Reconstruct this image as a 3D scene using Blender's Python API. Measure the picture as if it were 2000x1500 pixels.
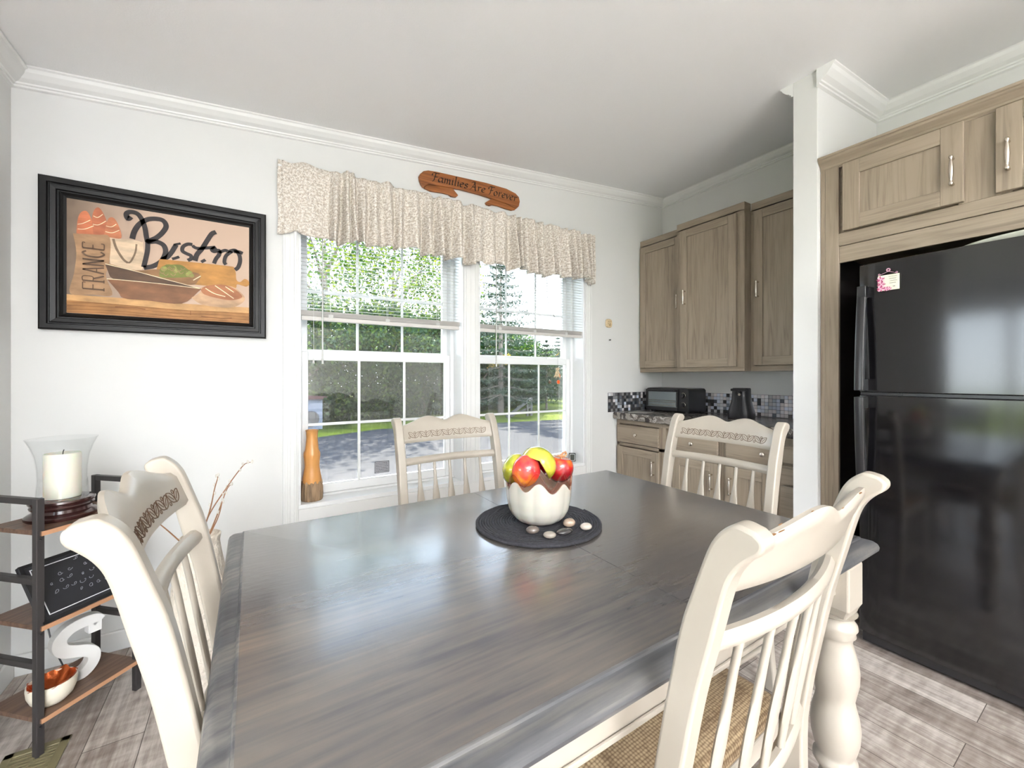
import bpy, bmesh, math, random
from mathutils import Vector, Matrix
import numpy as np

for o in list(bpy.data.objects):
    bpy.data.objects.remove(o, do_unlink=True)
SC = bpy.context.scene
COL = SC.collection
PI = math.pi

# ---------------------------------------------------------------- camera, sky, sun, exposure
cam_d = bpy.data.cameras.new('camera')
cam = bpy.data.objects.new('camera', cam_d)
COL.objects.link(cam)
cam.location = (0, 0, 1.2)
cam.rotation_euler = (PI/2, 0, math.radians(-32.4))
cam_d.sensor_width = 36
cam_d.lens = 803/2000*36
cam_d.shift_y = -14/2000
cam_d.clip_start = 0.02
cam_d.clip_end = 400
SC.camera = cam

SC.view_settings.view_transform = 'Standard'
SC.view_settings.look = 'None'
SC.view_settings.exposure = 1.0
SC.view_settings.gamma = 1
SC.view_settings.use_curve_mapping = False

W = bpy.data.worlds.new('sky'); SC.world = W; W.use_nodes = True
nt = W.node_tree; nt.nodes.clear()
wo = nt.nodes.new('ShaderNodeOutputWorld'); wb = nt.nodes.new('ShaderNodeBackground')
wg = nt.nodes.new('ShaderNodeTexCoord'); ws = nt.nodes.new('ShaderNodeSeparateXYZ'); wr = nt.nodes.new('ShaderNodeValToRGB')
wr.color_ramp.elements[0].position = 0.0; wr.color_ramp.elements[0].color = (0.88, 0.93, 1.0, 1)
wr.color_ramp.elements[1].position = 0.7; wr.color_ramp.elements[1].color = (0.50, 0.68, 1.0, 1)
nt.links.new(wg.outputs['Generated'], ws.inputs[0]); nt.links.new(ws.outputs['Z'], wr.inputs[0])
nt.links.new(wr.outputs[0], wb.inputs[0]); wb.inputs[1].default_value = 6.5
nt.links.new(wb.outputs[0], wo.inputs[0])

def add_light(name, kind, loc, energy, color=(1, 1, 1), **kw):
    l = bpy.data.lights.new(name, kind); l.energy = energy; l.color = color
    for k, v in kw.items(): setattr(l, k, v)
    o = bpy.data.objects.new(name, l); o.location = loc; COL.objects.link(o)
    return o
sun = add_light('sun', 'SUN', (6, 18, 20), 26.0, (1.0, 0.95, 0.86), angle=math.radians(0.6))
sun_dir = Vector((-0.306*math.cos(math.radians(46)), -0.952*math.cos(math.radians(46)), -math.sin(math.radians(46))))
sun.rotation_euler = sun_dir.to_track_quat('-Z', 'Y').to_euler()
# added globe lamps, unseen behind the camera, that fill the room with light
FILL_GLOBES = [(-1.5, -4.3, 1.35, 12), (0.5, -4.4, 1.35, 34)]
for x_, y_, z_, e_ in FILL_GLOBES:
    add_light('fill_globe_light', 'POINT', (x_, y_, z_), e_, (1.0, 0.985, 0.97), shadow_soft_size=0.18)
# added uplighter, unseen behind the camera, to brighten the ceiling
FILL_UPL = (-0.3, -3.1, 1.25)
ul = add_light('fill_uplight', 'SPOT', FILL_UPL, 1700, (0.99, 0.995, 1.0), shadow_soft_size=0.12, spot_size=math.radians(160), spot_blend=1.0)
ul.rotation_euler = (PI, 0, 0)

# ---------------------------------------------------------------- materials
MATS = {}
def srgb(r, g, b):
    def f(c):
        c /= 255
        return c/12.92 if c <= 0.04045 else ((c+0.055)/1.055)**2.4
    return (f(r), f(g), f(b), 1)
def mat(name, col, rough=0.5, metal=0.0, spec=0.5, coat=0.0, noise=None, bump=None, **kw):
    """noise=(scale, amount, coordscale xyz) varies the colour; bump=(scale,strength,dist, coordscale)"""
    if name in MATS: return MATS[name]
    m = bpy.data.materials.new(name); m.use_nodes = True; MATS[name] = m
    n = m.node_tree; b = n.nodes['Principled BSDF']
    b.inputs['Base Color'].default_value = col
    b.inputs['Roughness'].default_value = rough
    b.inputs['Metallic'].default_value = metal
    b.inputs['Specular IOR Level'].default_value = spec
    if coat: b.inputs['Coat Weight'].default_value = coat; b.inputs['Coat Roughness'].default_value = 0.14
    for k, v in kw.items(): b.inputs[k].default_value = v
    if noise or bump:
        tc = n.nodes.new('ShaderNodeTexCoord')
    if noise:
        mp = n.nodes.new('ShaderNodeMapping'); mp.inputs['Scale'].default_value = noise[2] if len(noise) > 2 else (1, 1, 1)
        tx = n.nodes.new('ShaderNodeTexNoise'); tx.inputs['Scale'].default_value = noise[0]; tx.inputs['Detail'].default_value = 6
        rp = n.nodes.new('ShaderNodeValToRGB'); a = noise[1]
        rp.color_ramp.elements[0].position = 0.3; rp.color_ramp.elements[1].position = 0.7
        rp.color_ramp.elements[0].color = tuple(c*(1-a) for c in col[:3])+(1,)
        c2 = noise[3] if len(noise) > 3 else tuple(min(1, c*(1+a)) for c in col[:3])+(1,)
        rp.color_ramp.elements[1].color = c2
        n.links.new(tc.outputs['Object'], mp.inputs[0]); n.links.new(mp.outputs[0], tx.inputs[0])
        n.links.new(tx.outputs[0], rp.inputs[0]); n.links.new(rp.outputs[0], b.inputs['Base Color'])
    if bump:
        mp = n.nodes.new('ShaderNodeMapping'); mp.inputs['Scale'].default_value = bump[3] if len(bump) > 3 else (1, 1, 1)
        tx = n.nodes.new('ShaderNodeTexNoise'); tx.inputs['Scale'].default_value = bump[0]; tx.inputs['Detail'].default_value = 4
        bp = n.nodes.new('ShaderNodeBump'); bp.inputs['Strength'].default_value = bump[1]; bp.inputs['Distance'].default_value = bump[2]
        n.links.new(tc.outputs['Object'], mp.inputs[0]); n.links.new(mp.outputs[0], tx.inputs[0])
        n.links.new(tx.outputs[0], bp.inputs['Height']); n.links.new(bp.outputs[0], b.inputs['Normal'])
    return m
def oak(name, axis, dark=1.0, coord='Object'):
    """grey-brown stained oak with the grain along the given axis"""
    if name in MATS: return MATS[name]
    m = mat(name, srgb(126, 111, 97), 0.42, spec=0.4)
    n = m.node_tree; b = n.nodes['Principled BSDF']
    tc = n.nodes.new('ShaderNodeTexCoord'); mp = n.nodes.new('ShaderNodeMapping')
    sc = [48, 48, 48]; sc[axis] = 2.6; mp.inputs['Scale'].default_value = sc
    t1 = n.nodes.new('ShaderNodeTexNoise'); t1.inputs['Scale'].default_value = 1.0; t1.inputs['Detail'].default_value = 8; t1.inputs['Distortion'].default_value = 1.1
    rp = n.nodes.new('ShaderNodeValToRGB'); e = rp.color_ramp.elements
    e[0].position = 0.28; e[0].color = tuple(dark*c for c in srgb(124, 111, 97)[:3])+(1,)
    e[1].position = 0.60; e[1].color = tuple(dark*c for c in srgb(152, 138, 121)[:3])+(1,)
    x = rp.color_ramp.elements.new(0.45); x.color = tuple(dark*c for c in srgb(143, 130, 113)[:3])+(1,)
    mp2 = n.nodes.new('ShaderNodeMapping'); s2 = [6, 6, 6]; s2[axis] = 1.2; mp2.inputs['Scale'].default_value = s2
    t2 = n.nodes.new('ShaderNodeTexNoise'); t2.inputs['Scale'].default_value = 1.0; t2.inputs['Detail'].default_value = 3
    mx = n.nodes.new('ShaderNodeMix'); mx.data_type = 'RGBA'; mx.blend_type = 'SOFT_LIGHT'; mx.inputs[0].default_value = 0.22
    n.links.new(tc.outputs[coord], mp.inputs[0]); n.links.new(tc.outputs[coord], mp2.inputs[0])
    n.links.new(mp.outputs[0], t1.inputs[0]); n.links.new(t1.outputs[0], rp.inputs[0])
    n.links.new(mp2.outputs[0], t2.inputs[0]); n.links.new(rp.outputs[0], mx.inputs[6]); n.links.new(t2.outputs[0], mx.inputs[7])
    n.links.new(mx.outputs[2], b.inputs['Base Color'])
    bp = n.nodes.new('ShaderNodeBump'); bp.inputs['Strength'].default_value = 0.15; bp.inputs['Distance'].default_value = 0.001
    n.links.new(t1.outputs[0], bp.inputs['Height']); n.links.new(bp.outputs[0], b.inputs['Normal'])
    return m

white = mat('white_paint', srgb(221, 221, 219), 0.55, spec=0.3, bump=(220, 0.05, 0.001))
ceilm = mat('ceiling_paint', srgb(250, 250, 250), 0.8, spec=0.1, bump=(160, 0.25, 0.002))
trim = mat('white_trim', srgb(232, 232, 230), 0.35)
vinyl = mat('white_vinyl', srgb(240, 241, 241), 0.3)
cream = mat('cream_enamel', srgb(166, 158, 146), 0.33, noise=(9, 0.05), coat=0.15)
carve = mat('carved_brown_line', srgb(84, 60, 40), 0.7)
blackframe = mat('black_wood', srgb(13, 12, 12), 0.42, spec=.3)
nickel = mat('brushed_nickel', srgb(205, 196, 184), 0.25, metal=1.0)
blackpl = mat('black_plastic', srgb(26, 26, 28), 0.3)
blackmetal = mat('black_metal', srgb(58, 55, 55), 0.45, metal=0.3)
oakv = oak('stained_oak_upright', 2)
oakh = oak('stained_oak_level', 1)
oakx = oak('stained_oak_cross', 0)
interior = mat('recess_shade', srgb(30, 24, 22), 0.8)  # near-black colour that paints in the shade of recesses

def simple_nodes(name):
    m = bpy.data.materials.new(name); m.use_nodes = True; MATS[name] = m
    n = m.node_tree; n.nodes.clear()
    return m, n, n.nodes.new('ShaderNodeOutputMaterial')
# window glass: lets daylight straight through and mirrors at grazing angles
gm, n, out = simple_nodes('window_glass')
tr = n.nodes.new('ShaderNodeBsdfTransparent'); gl = n.nodes.new('ShaderNodeBsdfGlossy'); gl.inputs['Roughness'].default_value = 0.0
fr = n.nodes.new('ShaderNodeFresnel'); fr.inputs[0].default_value = 1.5; mx = n.nodes.new('ShaderNodeMixShader')
tr.inputs[0].default_value = (0.95, 0.97, 0.96, 1)
n.links.new(fr.outputs[0], mx.inputs[0]); n.links.new(tr.outputs[0], mx.inputs[1]); n.links.new(gl.outputs[0], mx.inputs[2]); n.links.new(mx.outputs[0], out.inputs[0])
# insect screen: a fine grey mesh seen as a partly open weave
sm, n, out = simple_nodes('insect_screen')
tr = n.nodes.new('ShaderNodeBsdfTransparent'); df = n.nodes.new('ShaderNodeBsdfDiffuse'); df.inputs[0].default_value = srgb(84, 80, 80)
mx = n.nodes.new('ShaderNodeMixShader'); mx.inputs[0].default_value = 0.30
n.links.new(tr.outputs[0], mx.inputs[1]); n.links.new(df.outputs[0], mx.inputs[2]); n.links.new(mx.outputs[0], out.inputs[0])
def clearglass(name, tint, amount=0.12, rough=0.02):
    m, n, out = simple_nodes(name)
    tr = n.nodes.new('ShaderNodeBsdfTransparent'); gl = n.nodes.new('ShaderNodeBsdfGlossy'); gl.inputs['Roughness'].default_value = rough
    tr.inputs[0].default_value = tint
    lw = n.nodes.new('ShaderNodeFresnel'); lw.inputs[0].default_value = 1.0+amount
    mx = n.nodes.new('ShaderNodeMixShader')
    fb_ = n.nodes.new('ShaderNodeNewGeometry'); inv = n.nodes.new('ShaderNodeMath'); inv.operation = 'SUBTRACT'; inv.inputs[0].default_value = 1.0
    mu = n.nodes.new('ShaderNodeMath'); mu.operation = 'MULTIPLY'; n.links.new(fb_.outputs['Backfacing'], inv.inputs[1]); n.links.new(inv.outputs[0], mu.inputs[0]); n.links.new(lw.outputs[0], mu.inputs[1])
    n.links.new(mu.outputs[0], mx.inputs[0]); n.links.new(tr.outputs[0], mx.inputs[1]); n.links.new(gl.outputs[0], mx.inputs[2]); n.links.new(mx.outputs[0], out.inputs[0])
    return m
hglass = clearglass('clear_glass', (0.975, 0.98, 0.98, 1), 0.40)

# ---------------------------------------------------------------- geometry helpers
class MB:
    def __init__(s): s.v = []; s.f = []; s.m = []; s.mi = 0
    def add(s, vs, fs, mi=None):
        b = len(s.v); s.v += [tuple(v) for v in vs]
        s.f += [tuple(b+i for i in f) for f in fs]; s.m += [s.mi if mi is None else mi]*len(fs); return s
    def box(s, x0, y0, z0, x1, y1, z1, mi=None):
        if x0 > x1: x0, x1 = x1, x0
        if y0 > y1: y0, y1 = y1, y0
        if z0 > z1: z0, z1 = z1, z0
        v = [(x, y, z) for z in (z0, z1) for y in (y0, y1) for x in (x0, x1)]
        return s.add(v, [(0, 2, 3, 1), (4, 5, 7, 6), (0, 1, 5, 4), (2, 6, 7, 3), (0, 4, 6, 2), (1, 3, 7, 5)], mi)
    def rings(s, rings, closed=True, cap=True, mi=None):
        n = len(rings[0]); vs = [p for r in rings for p in r]; fs = []
        for i in range(len(rings)-1):
            for j in range(n if closed else n-1):
                k = (j+1) % n
                fs.append((i*n+j, i*n+k, (i+1)*n+k, (i+1)*n+j))
        if cap:
            fs.append(tuple(reversed(range(n)))); fs.append(tuple((len(rings)-1)*n+j for j in range(n)))
        return s.add(vs, fs, mi)
    def lathe(s, prof, c=(0, 0, 0), n=32, mi=None, axis='z', cap=True):
        R = []
        for r, h in prof:
            r = max(r, 1e-4); ring = []
            for j in range(n):
                a = 2*PI*j/n; x, y = r*math.cos(a), r*math.sin(a)
                p = {'z': (x, y, h), 'x': (h, x, y), 'y': (y, h, x)}[axis]
                ring.append((c[0]+p[0], c[1]+p[1], c[2]+p[2]))
            R.append(ring)
        return s.rings(R, True, cap, mi)
    def tube(s, pts, r, n=8, mi=None, cap=True, flat=None):
        pts = [Vector(p) for p in pts]; R = []; rs = r if isinstance(r, (list, tuple)) else [r]*len(pts)
        up = None
        for i, p in enumerate(pts):
            t = (pts[min(i+1, len(pts)-1)]-pts[max(i-1, 0)])
            if t.length < 1e-9: t = Vector((0, 0, 1))
            t.normalize()
            if up is None:
                up = t.orthogonal().normalized()
            else:
                up = (up - t*up.dot(t))
                up = up.normalized() if up.length > 1e-6 else t.orthogonal().normalized()
            w = t.cross(up)
            R.append([tuple(p+(up*math.cos(2*PI*j/n)+w*math.sin(2*PI*j/n))*rs[i]) for j in range(n)])
        return s.rings(R, True, cap, mi)
    def prism(s, poly, axis, a, b, mi=None):
        """polygon in the plane across axis, extruded from a to b. axis x: (y,z); y: (x,z); z: (x,y)"""
        def P(p, h): return {'x': (h, p[0], p[1]), 'y': (p[0], h, p[1]), 'z': (p[0], p[1], h)}[axis]
        return s.rings([[P(p, a) for p in poly], [P(p, b) for p in poly]], True, True, mi)
    def build(s, name, mats, parent=None, inv=None, smooth=None, bevel=0, seg=2, fix=True):
        me = bpy.data.meshes.new(name)
        v = s.v
        if inv is not None: v = [tuple(inv @ Vector(p)) for p in v]
        me.from_pydata(v, [], s.f); me.validate()
        if not isinstance(mats, (list, tuple)): mats = [mats]
        for m in mats: me.materials.append(m)
        if len(me.polygons) == len(s.m): me.polygons.foreach_set('material_index', s.m)
        if fix:
            bm = bmesh.new(); bm.from_mesh(me); bmesh.ops.recalc_face_normals(bm, faces=bm.faces); bm.to_mesh(me); bm.free()
        if smooth:
            me.polygons.foreach_set('use_smooth', [True]*len(me.polygons))
            me.set_sharp_from_angle(angle=math.radians(smooth))
        o = bpy.data.objects.new(name, me); COL.objects.link(o)
        if parent: o.parent = parent
        if bevel:
            b = o.modifiers.new('bevel', 'BEVEL'); b.width = bevel; b.segments = seg; b.limit_method = 'ANGLE'; b.angle_limit = math.radians(40)
            b.harden_normals = False
        return o

def tag(o, label=None, cat=None, group=None, kind=None):
    if label: o['label'] = label
    if cat: o['category'] = cat
    if group: o['group'] = group
    if kind: o['kind'] = kind
    return o
class Thing:
    """an Empty at the base of a thing; parts given in world coordinates are moved into its frame"""
    def __init__(s, name, loc, rz=0, label=None, cat=None, group=None, kind=None):
        o = bpy.data.objects.new(name, None); COL.objects.link(o); o.location = loc; o.rotation_euler = (0, 0, rz)
        o.empty_display_size = 0.05
        s.o = o; s.inv = (Matrix.Translation(loc) @ Matrix.Rotation(rz, 4, 'Z')).inverted()
        tag(o, label, cat, group, kind)
    def part(s, name, mb, mats, parent=None, **kw):
        return mb.build(name, mats, parent or s.o, inv=s.inv, **kw)
    def lpart(s, name, mb, mats, parent=None, **kw):
        return mb.build(name, mats, parent or s.o, **kw)
def struct(name, mb, mats, **kw):
    o = mb.build(name, mats, **kw); o['kind'] = 'structure'; return o
def copy_tree(o, parent=None):
    c = o.copy(); COL.objects.link(c); c.parent = parent
    for ch in list(o.children): copy_tree(ch, c)
    return c
def interp(tab, x):
    if x <= tab[0][0]: return tab[0][1]
    for (a, b), (c, d) in zip(tab, tab[1:]):
        if x <= c: return b+(d-b)*(x-a)/(c-a)
    return tab[-1][1]
def smoothcurve(pts, k=6):
    """Catmull-Rom through the points"""
    P = [Vector(p) for p in pts]; out = []
    for i in range(len(P)-1):
        a = P[max(i-1, 0)]; b = P[i]; c = P[i+1]; d = P[min(i+2, len(P)-1)]
        for j in range(k):
            t = j/k
            out.append(0.5*((2*b)+(-a+c)*t+(2*a-5*b+4*c-d)*t*t+(-a+3*b-3*c+d)*t**3))
    out.append(P[-1]); return out
def ribbon(mb, pts2, w, y, nib=None, mi=None, thick=0.0012):
    """a flat painted/engraved stroke in the x-z plane at depth y; nib=angle gives a broad-pen stroke"""
    P = smoothcurve([(a, b, 0) for a, b in pts2], 6) if len(pts2) > 2 else [Vector((a, b, 0)) for a, b in pts2]
    L = []; Rr = []
    for i, p in enumerate(P):
        t = (P[min(i+1, len(P)-1)]-P[max(i-1, 0)]).normalized()
        if nib is None: q = Vector((-t.y, t.x, 0))*w/2
        else:
            q = Vector((math.cos(nib), math.sin(nib), 0))*w/2
            m = Vector((-t.y, t.x, 0))
            if abs(q.dot(m)) < w*0.12: q = m*w*0.12
            elif q.dot(m) < 0: q = -q
        L.append(p+q); Rr.append(p-q)
    n = len(P); vs = [(p.x, y, p.y) for p in L]+[(p.x, y, p.y) for p in Rr]
    fs = [(i, i+1, n+i+1, n+i) for i in range(n-1)]
    mb.add(vs, fs, mi)

# ================================================================= THE ROOM
XL, XR, YB, YR = -0.81, 3.20, 2.46, -5.0       # left wall, right wall, window wall, rear wall
def ceil_z(x): return 2.427+0.0975*max(0, x-XL)
WIN = [(0.213, 1.181), (1.295, 2.246)]; WZ0, WZ1 = 0.515, 2.12
WT = 0.20                                       # wall thickness
def wallpoly(mb, x0, x1, y0, y1, z0):           # a piece of wall up to the sloping ceiling
    v = [(x0, y0, z0), (x1, y0, z0), (x1, y1, z0), (x0, y1, z0)]
    v += [(x, y, ceil_z(x)) for x, y, z in v]
    mb.add(v, [(0, 3, 2, 1), (4, 5, 6, 7), (0, 1, 5, 4), (1, 2, 6, 5), (2, 3, 7, 6), (3, 0, 4, 7)])
m = MB()
m.box(-3.8, YB, 0, WIN[0][0], YB+WT, WZ1); m.box(WIN[0][1], YB, 0, WIN[1][0], YB+WT, WZ1); m.box(WIN[1][1], YB, 0, XR+.2, YB+WT, WZ1)
m.box(WIN[0][0], YB, 0, WIN[0][1], YB+WT, WZ0-.02); m.box(WIN[1][0], YB, 0, WIN[1][1], YB+WT, WZ0-.02)
wallpoly(m, XL, XR+.2, YB, YB+WT, WZ1); m.box(-3.8, YB, WZ1, XL, YB+WT, 2.44)
struct('wall_back', m, white)
XF, YL = -3.60, 1.15                            # far wall of the open living room; near end of the short left wall
m = MB(); m.box(XL-.12, YL, 0, XL, YB, 2.44); struct('wall_left', m, white, bevel=.002)
PD = (-0.15, 2.05, 2.12)                        # patio door in the far wall (seen mirrored in the refrigerator)
m = MB(); m.box(XF-WT, YR, 0, XF, PD[0], 2.44); m.box(XF-WT, PD[1], 0, XF, YB, 2.44); m.box(XF-WT, PD[0], PD[2], XF, PD[1], 2.44)
struct('wall_far_left', m, white)
m = MB(); m.box(XR, YR, 0, XR+WT, YB, ceil_z(XR))
struct('wall_right', m, white)
m = MB()
m.box(-3.8, YR-WT, 0, -3.3, YR, 2.1); m.box(.9, YR-WT, 0, XR+.2, YR, 2.1); wallpoly(m, XL, XR+.2, YR-WT, YR, 2.1); m.box(-3.8, YR-WT, 2.1, XL, YR, 2.44)
struct('wall_rear', m, white)
# wall stub between the counter and the refrigerator bay
m = MB(); wallpoly(m, 2.40, XR, 0.92, 1.031, 0)
struct('wall_partition', m, white, bevel=0.003)
m = MB()
for x0, x1 in ((-3.9, XL), (XL, XR+.3)):
    v = [(x0, YR-.3, ceil_z(x0)), (x1, YR-.3, ceil_z(x1)), (x1, YB+.25, ceil_z(x1)), (x0, YB+.25, ceil_z(x0))]
    v += [(a, b, c+.12) for a, b, c in v]
    m.add(v, [(0, 3, 2, 1), (4, 5, 6, 7), (0, 1, 5, 4), (1, 2, 6, 5), (2, 3, 7, 6), (3, 0, 4, 7)])
struct('ceiling', m, ceilm)

# floor: grey-brown vinyl planks running away from the window wall
fm = mat('vinyl_plank', srgb(140, 128, 118), 0.38, spec=0.4); n = fm.node_tree; b = n.nodes['Principled BSDF']
tc = n.nodes.new('ShaderNodeTexCoord'); mp = n.nodes.new('ShaderNodeMapping'); mp.inputs['Rotation'].default_value = (0, 0, PI/2)
br = n.nodes.new('ShaderNodeTexBrick'); br.inputs['Scale'].default_value = 1; br.inputs['Brick Width'].default_value = 0.92; br.inputs['Row Height'].default_value = 0.152
br.inputs['Mortar Size'].default_value = 0.0012; br.offset = 0.37
br.inputs['Color1'].default_value = (0.25, 0.25, 0.25, 1); br.inputs['Color2'].default_value = (0.85, 0.85, 0.85, 1); br.inputs['Mortar'].default_value = (0.0, 0.0, 0.0, 1)
m2 = n.nodes.new('ShaderNodeMapping'); m2.inputs['Scale'].default_value = (30, 2.6, 1)
t1 = n.nodes.new('ShaderNodeTexNoise'); t1.inputs['Scale'].default_value = 1.4; t1.inputs['Detail'].default_value = 9; t1.inputs['Roughness'].default_value = 0.68
m3 = n.nodes.new('ShaderNodeMapping'); m3.inputs['Scale'].default_value = (4, 14, 1)
t3 = n.nodes.new('ShaderNodeTexNoise'); t3.inputs['Scale'].default_value = 2.2; t3.inputs['Detail'].default_value = 5
av = n.nodes.new('ShaderNodeMix'); av.data_type = 'RGBA'; av.inputs[0].default_value = 0.22
av2 = n.nodes.new('ShaderNodeMix'); av2.data_type = 'RGBA'; av2.inputs[0].default_value = 0.35
rp = n.nodes.new('ShaderNodeValToRGB'); e = rp.color_ramp.elements
e[0].position = 0.34; e[0].color = srgb(92, 80, 73); e[1].position = 0.66; e[1].color = srgb(205, 197, 190)
x = e.new(0.5); x.color = srgb(150, 139, 131)
mo = n.nodes.new('ShaderNodeMix'); mo.data_type = 'RGBA'; mo.inputs[7].default_value = srgb(70, 60, 54)
for a in (mp, m2, m3): n.links.new(tc.outputs['Object'], a.inputs[0])
n.links.new(mp.outputs[0], br.inputs[0]); n.links.new(m2.outputs[0], t1.inputs[0]); n.links.new(m3.outputs[0], t3.inputs[0])
n.links.new(t1.outputs[0], av2.inputs[6]); n.links.new(t3.outputs[0], av2.inputs[7])
n.links.new(av2.outputs[2], av.inputs[6]); n.links.new(br.outputs[0], av.inputs[7]); n.links.new(av.outputs[2], rp.inputs[0])
n.links.new(br.outputs['Fac'], mo.inputs[0]); n.links.new(rp.outputs[0], mo.inputs[6]); n.links.new(mo.outputs[2], b.inputs['Base Color'])
m = MB(); m.box(-3.8, YR-.2, -0.06, XR+.2, YB+.2, 0)
struct('floor', m, fm)

# crown mouldings (profile: d = out from the wall, h = below the ceiling)
CR = [(0, 0), (0.062, 0), (0.062, -.006), (0.056, -.010), (0.050, -.022), (0.034, -.040), (0.018, -.050), (0.016, -.056), (0.010, -.058), (0.010, -.066), (0, -.070)]
def crown(name, a, b, nrm, s=1.0):
    m = MB(); R = []
    for (x, y) in (a, b):
        R.append([(x+nrm[0]*d*s, y+nrm[1]*d*s, ceil_z(x)+h*s) for d, h in CR])
    m.rings(R, True, True); struct(name, m, trim)
crown('trim_1', (XL, YB), (XR, YB), (0, -1))
crown('trim_2', (XL, YL), (XL, YB), (1, 0))
crown('trim_3', (XR, 1.031), (XR, YB), (-1, 0))
crown('trim_4', (2.385, 0.92), (XR, 0.92), (0, -1), 1.25)
crown('trim_5', (XR, YR), (XR, 0.92), (-1, 0), 1.25)
crown('trim_6', (2.40, 1.031), (XR, 1.031), (0, 1))
def baseboard(name, x0, y0, x1, y1):
    m = MB(); m.box(x0, y0, 0, x1, y1, 0.085); struct(name, m, trim, bevel=0.004)
baseboard('baseboard_back', XL, YB-.014, 2.60, YB)
baseboard('baseboard_left', XL, YL, XL+.014, YB-.014)

# ---------------------------------------------------------------- windows of the back wall
def window(idx, x0, x1):
    t = Thing('window_%d' % idx, (x0, YB, WZ0), 0, kind='structure')
    YS = 2.60
    # jamb liner round the reveal
    m = MB()
    m.box(x0-.001, YB, WZ0, x0+.012, YS+.09, WZ1); m.box(x1-.012, YB, WZ0, x1+.001, YS+.09, WZ1); m.box(x0, YB, WZ1-.012, x1, YS+.09, WZ1)
    m.box(x0+.012, YS-.012, WZ0, x0+.028, YS+.09, WZ1); m.box(x1-.034, YS-.012, WZ0, x1-.012, YS+.09, WZ1)
    t.part('jamb', m, vinyl, bevel=0.002)
    m = MB(); m.box(x0-.001, YB-.004, WZ0-.022, x1+.001, YS+.09, WZ0); m.box(x0+.012, YS-.02, WZ0, x1-.012, YS+.08, WZ0+.012)
    t.part('window_sill', m, vinyl, bevel=0.002)
    a, b = x0+.028, x1-.034
    def sash(name, z0, z1, y, cols, zmid, st=0.034, bot=0.05, top=0.05):
        gx0, gx1, gz0, gz1 = a+st, b-st, z0+bot, z1-top
        m = MB(); m.box(a, y, z0, gx0, y+.035, z1); m.box(gx1, y, z0, b, y+.035, z1); m.box(gx0, y, z0, gx1, y+.035, gz0); m.box(gx0, y, gz1, gx1, y+.035, z1)
        s = t.part(name, m, vinyl, bevel=0.004)
        m = MB(); m.box(gx0-.004, y+.014, gz0-.004, gx1+.004, y+.018, gz1+.004)
        t.part('glass_pane', m, gm, parent=s)
        m = MB(); w = (gx1-gx0)/3
        for k in (1, 2): m.box(gx0+w*k-.008, y+.008, gz0, gx0+w*k+.008, y+.0135, gz1)
        m.box(gx0, y+.0075, zmid-.008, gx1, y+.013, zmid+.008)
        t.part('muntin_grid', m, vinyl, parent=s, bevel=0.002)
        return s, gx0, gx1, gz0, gz1
    s, gx0, gx1, gz0, gz1 = sash('lower_sash', WZ0+.012, 1.345, YS, 3, 0.925)
    m = MB()
    for q in (.22, .80): 
        xx = gx0+(gx1-gx0)*q; m.box(xx-.028, YS+.004, 1.345, xx+.028, YS+.026, 1.351); m.lathe([(0.001, 1.351), (.011, 1.351), (.009, 1.358), (.001, 1.359)], (xx, YS+.015, 0), 12)
        m.box(xx, YS+.010, 1.351, xx+.03, YS+.018, 1.357)
    t.part('sash_lock', m, vinyl, parent=s)
    sash('upper_sash', 1.31, WZ1-.012, YS+.045, 3, 1.70)
    m = MB(); m.box(gx0-.02, YS+.084, gz0-.03, gx1+.02, YS+.085, gz1+.02)
    t.part('insect_screen', m, sm)
    return t, gx0, gx1
wt1, g0, g1 = window(1, *WIN[0])
# rating sticker in the corner of the lower pane
ink = mat('dark_ink', srgb(60, 60, 66), 0.6)
stk = mat('sticker_film', srgb(176, 176, 182), 0.5)
m = MB(); yy = 2.6135; X0, X1, Z0, Z1 = 0.648, 0.738, 0.600, 0.672
m.box(X0, yy, Z0, X1, yy+.0004, Z1, 0)
for a_ in ((X0, Z0, X1, Z0+.003), (X0, Z1-.003, X1, Z1), (X0, Z0, X0+.003, Z1), (X1-.003, Z0, X1, Z1)): m.box(a_[0], yy-.0004, a_[1], a_[2], yy, a_[3], 1)
random.seed(4)
for k in range(6):
    z = Z1-.012-k*.0098; x = X0+.008
    while x < X1-.014:
        w = random.uniform(.004, .012); m.box(x, yy-.0004, z-.0018, min(x+w, X1-.008), yy, z+.0018, 1); x += w+.002
wt1.part('sticker', m, [stk, ink], fix=False)
wt2, _, _ = window(2, *WIN[1])
# casing round both windows
def casing(name, boxes):
    m = MB()
    for (x0, z0, x1, z1, vert) in boxes:
        m.box(x0, YB-.012, z0, x1, YB, z1)
        if vert:
            w = x1-x0
            m.box(x0+w*.12, YB-.018, z0, x0+w*.30, YB-.012, z1); m.box(x0+w*.42, YB-.015, z0, x0+w*.50, YB-.012, z1); m.box(x0+w*.70, YB-.018, z0, x0+w*.88, YB-.012, z1)
    struct(name, m, trim, bevel=0.0015, seg=1)
casing('trim_7', [(0.140, 0.40, 0.213, 2.20, True)])
casing('trim_8', [(1.181, 0.493, 1.295, 2.12, True)])
casing('trim_9', [(2.246, 0.40, 2.318, 2.20, True)])
casing('trim_10', [(0.213, 2.12, 2.246, 2.20, False)])
casing('trim_11', [(0.213, 0.425, 2.246, 0.493, False)])
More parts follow.
